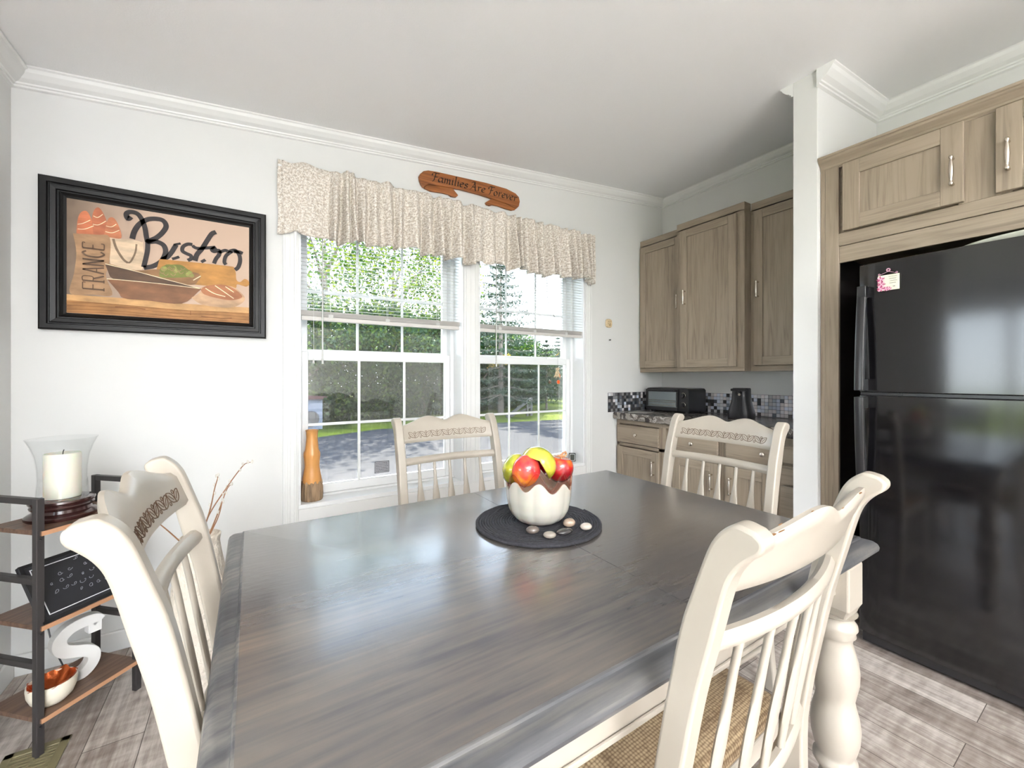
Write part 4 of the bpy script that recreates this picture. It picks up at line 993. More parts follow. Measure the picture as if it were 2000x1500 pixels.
# ================================================================= CHAIRS
seatm = mat('tan_woven_fabric', srgb(150, 128, 100), .9); n = seatm.node_tree; b = n.nodes['Principled BSDF']
tc = n.nodes.new('ShaderNodeTexCoord'); ck = n.nodes.new('ShaderNodeTexVoronoi'); ck.inputs['Scale'].default_value = 150; ck.inputs['Randomness'].default_value = .2
rp = n.nodes.new('ShaderNodeValToRGB'); e = rp.color_ramp.elements; e[0].position = .2; e[0].color = srgb(186, 164, 132); e[1].position = .7; e[1].color = srgb(112, 90, 66)
n.links.new(tc.outputs['Object'], ck.inputs[0]); n.links.new(ck.outputs['Distance'], rp.inputs[0]); n.links.new(rp.outputs[0], b.inputs['Base Color'])
PF = [(-.122, 1.021), (-.111, 1.021), (-.098, 1.012), (-.086, .998), (-.075, .976), (-.056, .920), (-.037, .858), (-.012, .731), (.010, .60), (.028, .46), (.028, .42), (.010, .20), (-.022, 0)]
PB = [(-.134, 1.018), (-.143, 1.010), (-.144, 1.000), (-.139, .991), (-.130, .983), (-.117, .969), (-.106, .950), (-.097, .921), (-.083, .862), (-.062, .776), (-.044, .680), (-.024, .56), (-.014, .45), (-.022, .20), (-.058, 0)]
def _dense(L, k=4): return [(p.x, p.y) for p in smoothcurve([(a, b_, 0) for a, b_ in L], k)]
PF, PB = _dense(PF), _dense(PB)
def mid(z):
    tab = [(0, -.04), (.2, -.006), (.45, .007), (.60, -.015), (.69, -.030), (.776, -.044), (.862, -.060), (.921, -.077), (.96, -.091), (.99, -.103), (1.03, -.122)]
    return interp(tab, z)
def bow(x): return -.030*(1-(x/.22)**2)
def slab(m, x0, x1, zb, zt, th, nx=24, nz=5):
    """bowed horizontal board of the chair back, top/bottom edge given as functions of x"""
    R = []
    for i in range(nx+1):
        x = x0+(x1-x0)*i/nx; b_, t_ = zb(x), zt(x); ring = []
        for k in range(nz+1):
            z = b_+(t_-b_)*k/nz; e_ = .35 if k in (0, nz) else 1
            ring.append((x, mid(z)+bow(x)+th/2*e_, z))
        for k in range(nz, -1, -1):
            z = b_+(t_-b_)*k/nz; e_ = .35 if k in (0, nz) else 1
            ring.append((x, mid(z)+bow(x)-th/2*e_, z))
        R.append(ring)
    m.rings(R)
CT = [(p.x, p.y) for p in smoothcurve([(a, b_, 0) for a, b_ in [(0, 1.000), (.012, 1.002), (.035, 1.011), (.06, 1.019), (.085, 1.021), (.11, 1.017), (.14, 1.007), (.17, .997), (.20, .989), (.225, .986)]], 6)]
def crest_top(x):
    return interp(CT, abs(x))
def make_chair():
    t = Thing('dining_chair', (0, 0, 0), 0, 'x', 'chair', 'cream spindle-back chairs round the table')
    # posts: leg and back stile in one sawn piece
    for s_ in (-1, 1):
        m = MB(); out = PF+list(reversed(PB))
        m.prism(out, 'x', s_*.233-.017, s_*.233+.017); t.lpart('back_post', m, cream, bevel=.005, seg=3, smooth=32)
    m = MB(); slab(m, -.219, .219, lambda x: .912, crest_top, .021, 72, 8); cr = t.lpart('crest_rail', m, cream, smooth=45)
    # engraved leaf vine on the front of the crest
    m = MB(); x = -.192; pw = .0548
    def P(u, w): return (u, mid(w)+bow(u)+.0108, w)
    def almond(c, ang, L, w):
        pts = []
        for k in range(17):
            a_ = 2*PI*k/16; q = math.cos(a_); r_ = math.sin(a_)*w*(1-.55*abs(q)**2.2)
            pts.append(P(c[0]+q*L*math.cos(ang)-r_*math.sin(ang), c[1]+q*L*math.sin(ang)+r_*math.cos(ang)))
        m.tube(pts, .0011, 4)
        m.tube([P(c[0]-L*.55*math.cos(ang), c[1]-L*.55*math.sin(ang)), P(c[0]+L*.5*math.cos(ang), c[1]+L*.5*math.sin(ang))], .0008, 4)
    for k in range(7):
        almond((x+.013, .9445), math.radians(-48), .0165, .0085); almond((x+.0385, .9455), math.radians(40), .0185, .0085)
        for cx_, cz_ in ((x+.0235, .9545), (x+.051, .9355)): m.tube([P(cx_+.0040*math.cos(a_), cz_+.0040*math.sin(a_)) for a_ in [2*PI*j/10 for j in range(11)]], .0009, 4)
        x += pw
    t.lpart('leaf_carving', m, carve, parent=cr)
    m = MB(); slab(m, -.219, .219, lambda x: .820, lambda x: .851, .026, 30, 3); t.lpart('middle_rail', m, cream, smooth=45)
    m = MB(); slab(m, -.219, .219, lambda x: .495, lambda x: .530, .026, 30, 3); t.lpart('lower_rail', m, cream, smooth=45)
    wp = [(.522, .009), (.555, .012), (.60, .0155), (.645, .0175), (.675, .0165), (.71, .012), (.745, .0080), (.79, .0066), (.826, .0066)]
    for k in range(-2, 3):
        m = MB(); x0 = k*.0745; R = []
        for i in range(25):
            z = .520+(.826-.520)*i/24; w = interp(wp, z); d_ = .0062
            R.append([(x0+w*math.cos(a_), mid(z)+bow(x0)+d_*math.sin(a_), z) for a_ in [2*PI*j/12 for j in range(12)]])
        m.rings(R); t.lpart('spindle', m, cream, smooth=60)
    m = MB()
    m.box(-.225, .03, .425, .225, .055, .470); m.box(-.235, .415, .425, .235, .440, .470); m.box(-.240, .03, .425, -.215, .44, .470); m.box(.215, .03, .425, .240, .44, .470)
    t.lpart('seat_frame', m, cream, bevel=.004)
    m = MB(); R = []
    for i_, z in ((0, .4705), (-.004, .482), (.002, .497), (.02, .506), (.06, .512), (.12, .513)):
        x0, x1, y0, y1 = -.240+i_, .240-i_, .032+i_, .452-i_; c = .025; ring = []
        for cx, cy, a0 in ((x1-c, y1-c, 0), (x0+c, y1-c, 90), (x0+c, y0+c, 180), (x1-c, y0+c, 270)):
            for k in range(5):
                a_ = math.radians(a0+k*22.5); ring.append((cx+c*math.cos(a_), cy+c*math.sin(a_), z))
        R.append(ring)
    m.rings(R); t.lpart('seat_cushion', m, seatm, smooth=60)
    for s_ in (-1, 1):
        m = MB(); cx, cy = s_*.222, .418
        m.rings([[(cx-q, cy-q, z), (cx+q, cy-q, z), (cx+q, cy+q, z), (cx-q, cy+q, z)] for q, z in ((.020, .425), (.020, .40), (.018, .36))])
        m.lathe([(.018, .362), (.020, .352), (.014, .342), (.019, .330), (.023, .28), (.022, .22), (.016, .13), (.014, .10), (.019, .092), (.014, .082), (.012, .01), (.013, 0)], (cx, cy, 0), 24)
        t.lpart('front_leg', m, cream, smooth=50)
    m = MB()
    for s_ in (-1, 1): m.tube([(s_*.232, -.006, .185), (s_*.222, .415, .185)], .010, 10)
    m.tube([(-.226, .20, .185), (.226, .20, .185)], .010, 10); t.lpart('stretcher', m, cream, smooth=60)
    return t.o
chair = make_chair()
spots = [((.768, 1.664), PI, 'cream spindle-back chair on the far side of the table, in front of the windows'),
         ((1.648, 1.030), PI/2, 'cream spindle-back chair at the right end of the table, in front of the kitchen counter'),
         ((-.052, .962), -PI/2, 'cream spindle-back chair at the left end of the table, seen side-on beside the metal rack'),
         ((.738, .398), math.radians(2.5), 'nearest cream spindle-back chair, seen from behind with chipped paint on the crest')]
for i_, ((x, y), rz, lab) in enumerate(spots):
    o = chair if i_ == 0 else copy_tree(chair)
    o.location = (x, y, 0); o.rotation_euler = (0, 0, rz); o['label'] = lab
# chips in the paint of the nearest chair
near = o
crest = [c for c in near.children if c.name.startswith('crest_rail')][0]
m = MB(); random.seed(31)
for x_, w_, dy_ in ((-.176, .010, -.006), (-.150, .004, .004), (-.163, .005, -.007), (-.105, .003, -.003), (-.060, .0025, .003), (.058, .004, -.006), (.150, .005, -.005), (.010, .003, -.004)):
    pts = []
    for k in range(9):
        a_ = 2*PI*k/9; r_ = w_*random.uniform(.6, 1.2); X_ = x_+r_*math.cos(a_); z_ = crest_top(X_)
        pts.append((X_, mid(z_)+bow(X_)+max(-.0085, min(.0085, dy_+r_*.35*math.sin(a_))), z_+.0006))
    m.add(pts, [tuple(range(9))])
ch_ = m.build('paint_chip', mat('bare_brown_wood', srgb(134, 96, 62), .7), crest, fix=False); ch_['label'] = 'brown chips in the paint along the top edge'

# ================================================================= CENTREPIECE
mat_c = Vector((.727, 1.002, .7605))
ropem = mat('charcoal_rope', srgb(38, 38, 44), .85, noise=(160, .5))
t = Thing('placemat', tuple(mat_c), 0, 'round charcoal braided rope placemat on the table', 'placemat')
m = MB(); turns = 23; R0 = .186; pr = .0040
pts = []
NN = turns*44
for i in range(NN+1):
    a_ = 2*PI*i/44; r_ = .006+(R0-.006)*i/NN; pts.append((mat_c.x+r_*math.cos(a_), mat_c.y+r_*math.sin(a_), mat_c.z+.0052+.0007*math.sin(i*2.2)))
m.tube(pts, .0048, 6); t.part('braid', m, ropem, smooth=60)
m = MB(); m.lathe([(.001, .0006), (.180, .0006), (.180, .004), (.001, .004)], tuple(mat_c), 48); t.part('backing', m, ropem)
MZ = mat_c.z+.0105
# ruffled milk glass bowl
bc = (.727, .996); milk = mat('milk_glass', srgb(196, 188, 178), .12, spec=.6, coat=.4)
milk.node_tree.nodes['Principled BSDF'].inputs['Subsurface Weight'].default_value = .15
rimm = clearglass('rose_tinted_glass', (.965, .84, .79, 1), .50, .03)
t = Thing('ruffled_bowl', (bc[0], bc[1], MZ), 0, 'milky white fluted glass bowl with clear curled rim on the placemat', 'bowl')
BR = [(0, .048), (.005, .060), (.012, .070), (.022, .079), (.04, .089), (.07, .095), (.10, .097), (.14, .099), (.18, .103)]
RP = PI-29.6
def zm(a): return .117+.013*math.cos(8*a+RP)+.004*math.cos(3*a+1)
def zr(a): return zm(a)+.020+.009*math.cos(8*a+RP+.9)+.005*math.cos(5*a)
def bp_(a, z, th=0): r = interp(BR, z)*(1+.028*abs(math.cos(6*a))-.014)-th; return (bc[0]+r*math.cos(a), bc[1]+r*math.sin(a), MZ+z)
N = 144; NZ = 22; m = MB()
R = [[(bc[0]+.002*math.cos(2*PI*k/N), bc[1]+.002*math.sin(2*PI*k/N), MZ+.0002) for k in range(N)]]
for j in range(NZ+1): R.append([bp_(2*PI*k/N, zm(2*PI*k/N)*j/NZ) for k in range(N)])
for j in range(NZ, -1, -1): R.append([bp_(2*PI*k/N, max(.004, zm(2*PI*k/N)*j/NZ), .0035) for k in range(N)])
m.rings(R); t.part('milk_glass_body', m, milk, smooth=60)
m = MB(); R = []
for j in range(7): R.append([bp_(2*PI*k/N, zm(2*PI*k/N)+(zr(2*PI*k/N)-zm(2*PI*k/N))*j/6) for k in range(N)])
for j in range(6, -1, -1): R.append([bp_(2*PI*k/N, zm(2*PI*k/N)+(zr(2*PI*k/N)-zm(2*PI*k/N))*j/6, .003) for k in range(N)])
m.rings(R, True, False)
m.tube([bp_(2*PI*k/N, zr(2*PI*k/N), .0015) for k in range(N+1)], .0034, 8)
for q in range(8):   # little curls at the low points of the rim
    a0 = (PI-RP-.4)/8+2*PI*q/8
    pts = []
    for k in range(18):
        u = k/17; rr_ = .008*(1-u*.75); th = -PI/2+2*PI*1.25*u
        c = bp_(a0, zr(a0)+.006)
        pts.append((c[0]-math.sin(a0)*rr_*math.cos(th)*1., c[1]+math.cos(a0)*rr_*math.cos(th), c[2]+rr_*math.sin(th)))
    m.tube(pts, .0026, 7)
t.part('curled_rim', m, rimm, smooth=60)
def fruitmat(name, stops, rough=.12):
    m_ = mat(name, stops[0], rough, spec=.6, coat=.5); n = m_.node_tree; b = n.nodes['Principled BSDF']
    tc = n.nodes.new('ShaderNodeTexCoord'); sp = n.nodes.new('ShaderNodeSeparateXYZ'); tx = n.nodes.new('ShaderNodeTexNoise'); tx.inputs['Scale'].default_value = 30; tx.inputs['Detail'].default_value = 8
    ma = n.nodes.new('ShaderNodeMath'); ma.operation = 'MULTIPLY_ADD'; ma.inputs[1].default_value = 11; ma.inputs[2].default_value = 0
    mb2 = n.nodes.new('ShaderNodeMath'); mb2.operation = 'ADD'
    rp = n.nodes.new('ShaderNodeValToRGB'); el = rp.color_ramp.elements
    el[0].position = .25; el[0].color = stops[0]; el[1].position = .95; el[1].color = stops[-1]
    for k, c in enumerate(stops[1:-1]): x_ = el.new(.25+.7*(k+1)/(len(stops)-1)); x_.color = c
    n.links.new(tc.outputs['Object'], sp.inputs[0]); n.links.new(sp.outputs['Z'], ma.inputs[0]); n.links.new(tc.outputs['Object'], tx.inputs[0])
    n.links.new(ma.outputs[0], mb2.inputs[0]); n.links.new(tx.outputs[0], mb2.inputs[1]); n.links.new(mb2.outputs[0], rp.inputs[0]); n.links.new(rp.outputs[0], b.inputs['Base Color'])
    return m_
redm = fruitmat('mango_red', [srgb(206, 140, 40), srgb(214, 72, 46), srgb(196, 40, 52), srgb(214, 78, 60)])
grn = fruitmat('mottled_green', [srgb(120, 120, 24), srgb(178, 176, 34), srgb(150, 160, 40), srgb(200, 190, 70)])
apm = fruitmat('apple_red', [srgb(120, 8, 20), srgb(150, 10, 24), srgb(176, 24, 20), srgb(220, 120, 30)])
innr = mat('dark_red_lining', srgb(150, 14, 34), .15, coat=.4)
def ball(m, c, r, n1=28, n2=18, dent=0, mi=None):
    R = []
    for j in range(n2+1):
        a_ = PI*j/n2; rr_ = math.sin(a_); z = -math.cos(a_)
        if dent and z > .5: z -= dent*((z-.5)/.5)**2*(1 if rr_ < .6 else .5)
        R.append([(c[0]+r[0]*max(rr_, .002)*math.cos(2*PI*k/n1), c[1]+r[1]*max(rr_, .002)*math.sin(2*PI*k/n1), c[2]+r[2]*z) for k in range(n1)])
    m.rings(R, mi=mi)
m = MB(); ball(m, (0, 0, 0), (.042, .042, .047)); o = m.build('glass_fruit', redm, smooth=60)
o.location = (.672, .984, .928); o.rotation_euler = (.3, .2, 0); tag(o, 'mottled orange-red mango shaped fruit at the front left of the bowl', 'fruit', 'decorative fruit in the bowl')
def wedge(name, loc, rot, size, label):
    """a scooped shell like a slice of melon peel"""
    t = Thing(name, loc, 0, label, 'fruit', 'decorative fruit in the bowl'); t.o.rotation_euler = rot
    for nm, s_, mt, par in (('rind', 1.0, grn, None), ('lining', .86, innr, None)):
        m = MB(); R = []; n1, n2 = 20, 22
        for j in range(n2+1):
            a_ = PI*j/n2
            R.append([(size*s_*math.sin(a_)*math.cos(-PI*.62+PI*1.24*k/n1)*.85+(0 if s_ == 1 else -.0), size*s_*max(.01, math.sin(a_))*math.sin(-PI*.62+PI*1.24*k/n1), size*s_*1.06*math.cos(a_)) for k in range(n1+1)])
        m.rings(R, False, False)
        o = t.lpart(nm, m, mt, smooth=80)
        so = o.modifiers.new('thick', 'SOLIDIFY'); so.thickness = .005; so.offset = -1
    return t
wedge('glass_fruit', (.718, .984, .944), (math.radians(62), math.radians(-48), math.radians(-12)), .055, 'green mottled curved peel slice with dark red inside, on top of the bowl')
wedge('glass_fruit', (.662, 1.026, .926), (math.radians(10), math.radians(-20), math.radians(150)), .044, 'green and orange peel slice behind the mango at the left of the bowl')
t = Thing('glass_fruit', (.787, .972, .925), 0, 'deep red apple with a brown curled stem at the right of the bowl', 'fruit', 'decorative fruit in the bowl')
m = MB(); ball(m, (0, 0, 0), (.042, .042, .044), dent=.35); t.lpart('apple', m, apm, smooth=60)
m = MB(); m.tube(smoothcurve([(0, 0, .026), (-.002, 0, .040), (.006, -.004, .050), (.012, -.004, .044), (.004, -.006, .038), (-.016, -.002, .037)], 5), .0032, 7); t.lpart('stem', m, mat('tan_stem', srgb(176, 126, 88), .3), smooth=60)
t.o.rotation_euler = (.1, .15, 0)
# polished stones
def stone(x, y, r, rz, col, lab, veins=None):
    mt = mat('stone_'+lab.split()[0]+lab.split()[1], col, .12, spec=.6, coat=.4, noise=(28, .35, (1, 1, 2)))
    m = MB(); ball(m, (0, 0, 0), r, 24, 14); o = m.build('polished_stone', mt, smooth=80); o.location = (x, y, MZ+r[2]*.97); o.rotation_euler = (0, 0, rz); tag(o, lab, 'stone', 'polished stones on the placemat')
stone(.651, .920, (.019, .014, .0105), -.5, srgb(92, 82, 76), 'smoky grey-brown stone against the foot of the bowl, leftmost of the stones')
stone(.671, .870, (.0175, .013, .009), -.6, srgb(138, 130, 120), 'speckled pale grey stone lying nearest the edge of the placemat')
stone(.722, .870, (.025, .014, .0075), -.1, srgb(52, 50, 50), 'flat black pointed stone between the pale stones')
stone(.768, .905, (.0185, .013, .0125), -.3, srgb(160, 140, 122), 'banded beige and grey stone behind the black stone')
stone(.793, .862, (.017, .012, .010), -.4, srgb(186, 176, 164), 'cream white stone at the far right of the placemat')

# ================================================================= METAL RACK IN THE CORNER
pA = Vector((-.568, 1.90, 0)); rzr = math.atan2(.20, .191)         # front edge runs from pA to the right
RW, RD = .285, .20
shelfm = oak('brown_rack_board', 0, 1.0)
rr = [nn for nn in shelfm.node_tree.nodes if nn.type == 'VALTORGB'][0].color_ramp.elements
for e_, c_ in zip(rr, (srgb(64, 48, 38), srgb(92, 70, 56), srgb(108, 84, 68))): e_.color = c_
edgem = mat('light_brown_edge', srgb(176, 132, 100), .5)
t = Thing('metal_rack', tuple(pA), rzr, 'small dark metal three-shelf rack standing in the left corner', 'rack')
b2 = .010
for x in (0, RW):
    for y in (0, RD):
        m = MB(); m.box(x-b2, y-b2, 0, x+b2, y+b2, .815); t.lpart('post', m, blackmetal, bevel=.002)
for x in (0, RW):
    for z in (.805, .553, .287):
        m = MB(); m.box(x-b2*.9, b2, z-.010, x+b2*.9, RD-b2, z+.010); t.lpart('side_rail', m, blackmetal, bevel=.002)
for z in (.120, .412, .712):
    m = MB(); m.box(b2-.012, -b2-.006, z-.014, RW-b2+.012, RD+b2, z, 0); m.box(b2-.012, -b2-.0085, z-.014, RW-b2+.012, -b2-.006, z, 1); sh = t.lpart('shelf_board', m, [shelfm, edgem])
    for x in (0, RW):
        m = MB(); m.lathe([(.0035, 0), (.003, -.003), (.0005, -.0035)], (x, -b2, z-.025), 10, axis='y'); t.lpart('screw', m, blackpl)
MR = Matrix.Translation(pA) @ Matrix.Rotation(rzr, 4, 'Z')
def rk(x, y, z): return tuple(MR @ Vector((x, y, z)))
# hurricane candle holder
hc = rk(.125, .106, .7125)
t = Thing('hurricane_candle_holder', hc, 0, 'glass hurricane shade on a dark turned wooden base on top of the rack', 'candle holder')
dk = mat('dark_cherry_wood', srgb(50, 26, 24), .18, coat=.5)
m = MB(); m.lathe([(.001, 0), (.088, 0), (.092, .005), (.092, .012), (.084, .018), (.074, .022), (.072, .032), (.078, .036), (.080, .042), (.076, .047), (.080, .051), (.083, .057), (.081, .063), (.070, .066), (.001, .066)], (0, 0, 0), 48); t.lpart('turned_base', m, dk, smooth=40)
m = MB(); gp = [(.066, .0665), (.064, .09), (.061, .13), (.062, .17), (.067, .21), (.077, .245), (.0865, .268), (.090, .274)]
gp2 = gp+[(r-.0022, z) for r, z in reversed(gp)]
m.lathe(gp2+[gp2[0]], (0, 0, 0), 56, cap=False); t.lpart('glass_shade', m, hglass, smooth=60)
c = rk(.125, .106, .7795)
t = Thing('pillar_candle', c, 0, 'thick cream pillar candle with black wick inside the glass shade', 'candle')
wax = mat('cream_wax', srgb(240, 236, 222), .5); wax.node_tree.nodes['Principled BSDF'].inputs['Subsurface Weight'].default_value = .3
m = MB(); m.lathe([(.001, 0), (.045, 0), (.0465, .004), (.0465, .150), (.044, .154), (.034, .150), (.001, .147)], (0, 0, 0), 40); t.lpart('wax', m, wax, smooth=50)
m = MB(); m.tube([(0, 0, .145), (.001, 0, .158), (.003, .001, .165)], .0016, 6); t.lpart('wick', m, blackpl)
# leaning black chalk board
t = Thing('chalkboard', rk(.005, -.012, .4125), rzr, 'black framed board with white border and chalk handwriting leaning on the middle shelf', 'board')
t.o.rotation_euler = (-math.radians(33), 0, rzr)
bw, bh = .27, .205
m = MB(); m.box(0, 0, 0, bw, .014, bh); m2_ = mat('board_black', srgb(34, 34, 38), .28)
fr_ = t.lpart('board', m, m2_, bevel=.002)
m = MB(); 
for a_ in ((0, 0, bw, .012), (0, bh-.012, bw, bh), (0, 0, .012, bh), (bw-.012, 0, bw, bh)): m.box(a_[0], -.003, a_[1], a_[2], 0, a_[3])
t.lpart('rim', m, blackpl, bevel=.001)
chalk = mat('chalk_white', srgb(225, 226, 230), .8)
m = MB()
for a_ in ((.022, .022, bw-.022, .0245), (.022, bh-.0245, bw-.022, bh-.022), (.022, .022, .0245, bh-.022), (bw-.0245, .022, bw-.022, bh-.022)): m.box(a_[0], -.0012, a_[1], a_[2], -.0002, a_[3])
t.lpart('border_line', m, chalk, parent=fr_)
m = MB(); random.seed(21)
for row, (x0_, z0_, n_) in enumerate(((.14, .172, 4), (.085, .142, 2), (.155, .145, 3), (.055, .118, 3), (.14, .112, 3), (.06, .088, 5), (.12, .062, 4))):
    for k in range(n_):
        cx, cz = x0_+k*.024+random.uniform(-.003, .003), z0_+random.uniform(-.003, .003)
        ph = random.uniform(0, 6); w_ = random.uniform(.004, .007)
        m.tube([(cx+w_*math.cos(ph+q*.7)+q*.0009, -.001, cz+w_*.8*math.sin(ph+q*.8)) for q in range(9)], .0007, 4)
t.lpart('handwriting', m, mat('faint_chalk', srgb(150, 152, 160), .8), parent=fr_)
# bowl with copper lining
cb = rk(.062, .048, .1205)
t = Thing('copper_lined_bowl', cb, 0, 'small cream bowl with crumpled copper lining on the lowest shelf', 'bowl')
m = MB(); m.lathe([(.001, .002), (.030, 0), (.036, .003), (.050, .018), (.058, .040), (.060, .060), (.059, .072), (.0565, .072), (.055, .040), (.001, .030)], (0, 0, 0), 40); t.lpart('bowl', m, mat('cream_glaze', srgb(236, 228, 210), .3), smooth=50)
cop = mat('copper_leaf', srgb(190, 96, 52), .28, metal=.9, bump=(60, .8, .004))
m = MB(); N = 60
R = []
for s_, h in ((.05, .035), (.35, .036), (.7, .046), (.92, .064), (1.02, .074), (1.03, .076), (.95, .066), (.7, .048), (.05, .036)):
    R.append([(.056*s_*(1+.05*math.sin(5*2*PI*k/N))*math.cos(2*PI*k/N), .056*s_*(1+.05*math.sin(5*2*PI*k/N+1))*math.sin(2*PI*k/N), h+(.004*math.sin(6*2*PI*k/N)+.003*math.sin(11*2*PI*k/N) if s_ > .6 else 0)) for k in range(N)])
m.rings(R); t.lpart('copper_lining', m, cop, smooth=60)
# white letter S: a blocky serif-less S with square ends
sx = rk(.150, .090, .1205)
t = Thing('wooden_letter', sx, rzr-.25, 'white block letter S standing on the lowest shelf', 'letter')
cl = [(.062, .150), (.062, .182), (.048, .196), (.018, .200), (-.018, .192), (-.042, .166), (-.040, .136), (-.020, .116), (.022, .096), (.044, .074), (.042, .044), (.020, .020), (-.018, .014), (-.048, .020), (-.060, .030)]
cc = smoothcurve([(a, b_, 0) for a, b_ in cl[1:-1]], 5)
half = [interp([(0, .019), (.3, .018), (.5, .021), (.7, .018), (1, .019)], i/(len(cc)-1)) for i in range(len(cc))]
L_, R_ = [], []
for i, p in enumerate(cc):
    tt = (cc[min(i+1, len(cc)-1)]-cc[max(i-1, 0)]).normalized(); q = Vector((-tt.y, tt.x, 0))*half[i]; L_.append(p+q); R_.append(p-q)
m = MB(); n_ = len(cc); vs = []
for y in (-.018, .018): vs += [(p.x, y, max(p.y, 0)) for p in L_]+[(p.x, y, max(p.y, 0)) for p in R_]
fs = []
for i in range(n_-1):
    fs += [(i, i+1, n_+i+1, n_+i), (2*n_+i, 3*n_+i, 3*n_+i+1, 2*n_+i+1), (i, 2*n_+i, 2*n_+i+1, i+1), (n_+i, n_+i+1, 3*n_+i+1, 3*n_+i)]
fs += [(0, n_, 3*n_, 2*n_), (n_-1, 3*n_-1, 4*n_-1, 2*n_-1)]
m.add(vs, fs); m.box(.030, -.018, .150, .066, .018, .186); m.box(-.066, -.018, 0, .012, .018, .030)
t.lpart('letter', m, mat('white_letter', srgb(228, 227, 224), .5), bevel=.002)
# black wire hanging down the wall behind
m = MB(); m.tube(smoothcurve([(-.70, 2.34, .42), (-.69, 2.32, .36), (-.675, 2.30, .30), (-.66, 2.29, .24), (-.64, 2.27, .17), (-.60, 2.25, .06), (-.62, 2.26, .006), (-.70, 2.32, .006)], 6), .0028, 6)
tag(m.build('power_cord', blackpl, smooth=60), 'thin black cord hanging behind the rack in the corner', 'cord')
# floor register
rg = mat('olive_tan_metal', srgb(132, 124, 94), .4, metal=.2)
t = Thing('floor_vent', (-.60, 1.80, 0), 0, 'olive tan metal floor register at the foot of the rack', 'vent')
vx0, vx1, vy0, vy1 = -.655, -.505, 1.62, 1.95
m = MB(); m.box(vx0, vy0, 0, vx0+.024, vy1, .006); m.box(vx1-.024, vy0, 0, vx1, vy1, .006); m.box(vx0, vy0, 0, vx1, vy0+.024, .006); m.box(vx0, vy1-.024, 0, vx1, vy1, .006); t.part('frame', m, rg, bevel=.002)
m = MB(); y = vy0+.028
while y < vy1-.03: m.box(vx0+.024, y, .001, vx1-.024, y+.007, .005); y += .0135
m.box((vx0+vx1)/2-.003, vy0+.02, .0012, (vx0+vx1)/2+.003, vy1-.02, .0045)
t.part('louvres', m, rg)
m = MB(); m.box(vx0+.02, vy0+.02, .0002, vx1-.02, vy1-.02, .0008); t.part('duct_shadow_plate', m, interior)

# ================================================================= FLOOR VASE WITH PUSSY WILLOW
fvx, fvy = -.150, 1.80
cr_m = mat('textured_cream_ceramic', srgb(222, 212, 198), .7, bump=(55, 1.0, .012))
t = Thing('floor_vase', (fvx, fvy, 0), 0, 'tall cream vase with rough embossed surface on the floor behind the left chair', 'vase')
m = MB(); m.lathe([(.001, 0), (.070, 0), (.075, .01), (.090, .20), (.092, .34), (.080, .48), (.062, .58), (.056, .62), (.060, .645), (.055, .648), (.050, .62), (.001, .60)], (fvx, fvy, 0), 40); t.part('vase', m, cr_m, smooth=60)
twm = mat('willow_twig', srgb(134, 92, 60), .6); cat_m = mat('willow_catkin', srgb(206, 202, 194), .9)

def twig(pts, seed, lab):
    t = Thing('willow_twig', (fvx, fvy, .62), 0, lab, 'twig', 'pussy willow twigs in the floor vase')
    P = smoothcurve(pts, 8); m = MB(); m.tube(P, [.0026-.0016*i/len(P) for i in range(len(P))], 6); t.part('stem', m, twm, smooth=60)
    random.seed(seed); m = MB()
    for i in range(10, len(P)-1, 4):
        p = P[i]; d = (P[min(i+1, len(P)-1)]-P[i-1]).normalized(); sgn = 1 if (i//4) % 2 else -1
        q = p+Vector((sgn*.004, 0, .003)); ball(m, tuple(q), (.0034, .0034, .0068), 8, 6)
    ball(m, tuple(P[-1]), (.0032, .0032, .006), 8, 6)
    t.part('catkins', m, cat_m, smooth=60)
twig([(fvx, fvy, .60), (fvx+.02, fvy+.01, .70), (-.075, fvy, .80), (-.028, fvy-.01, .872), (-.010, fvy-.01, .885), (.002, fvy-.012, .886)], 1, 'tallest pussy willow twig, bent at its tip over the table corner')
twig([(fvx-.01, fvy, .60), (-.125, fvy, .72), (-.110, fvy, .80), (-.100, fvy-.01, .842), (-.103, fvy-.01, .850)], 2, 'upright pussy willow twig left of the tallest one')
twig([(fvx+.01, fvy-.01, .60), (-.098, fvy, .72), (-.075, fvy+.01, .79), (-.060, fvy, .812)], 3, 'short pussy willow twig just under the tallest one')
twig([(fvx+.005, fvy-.02, .60), (-.100, fvy-.02, .70), (-.085, fvy-.02, .765)], 4, 'shortest pussy willow twig beside the table corner')
twig([(fvx-.02, fvy-.01, .60), (fvx-.05, fvy-.03, .72), (-.225, fvy-.02, .83)], 5, 'pussy willow twig mostly behind the left chair, tip left of the chair post')
twig([(fvx-.03, fvy, .60), (fvx-.09, fvy-.04, .70), (fvx-.15, fvy-.06, .78)], 6, 'pussy willow twig leaning left, seen between the crest and middle rail of the left chair')

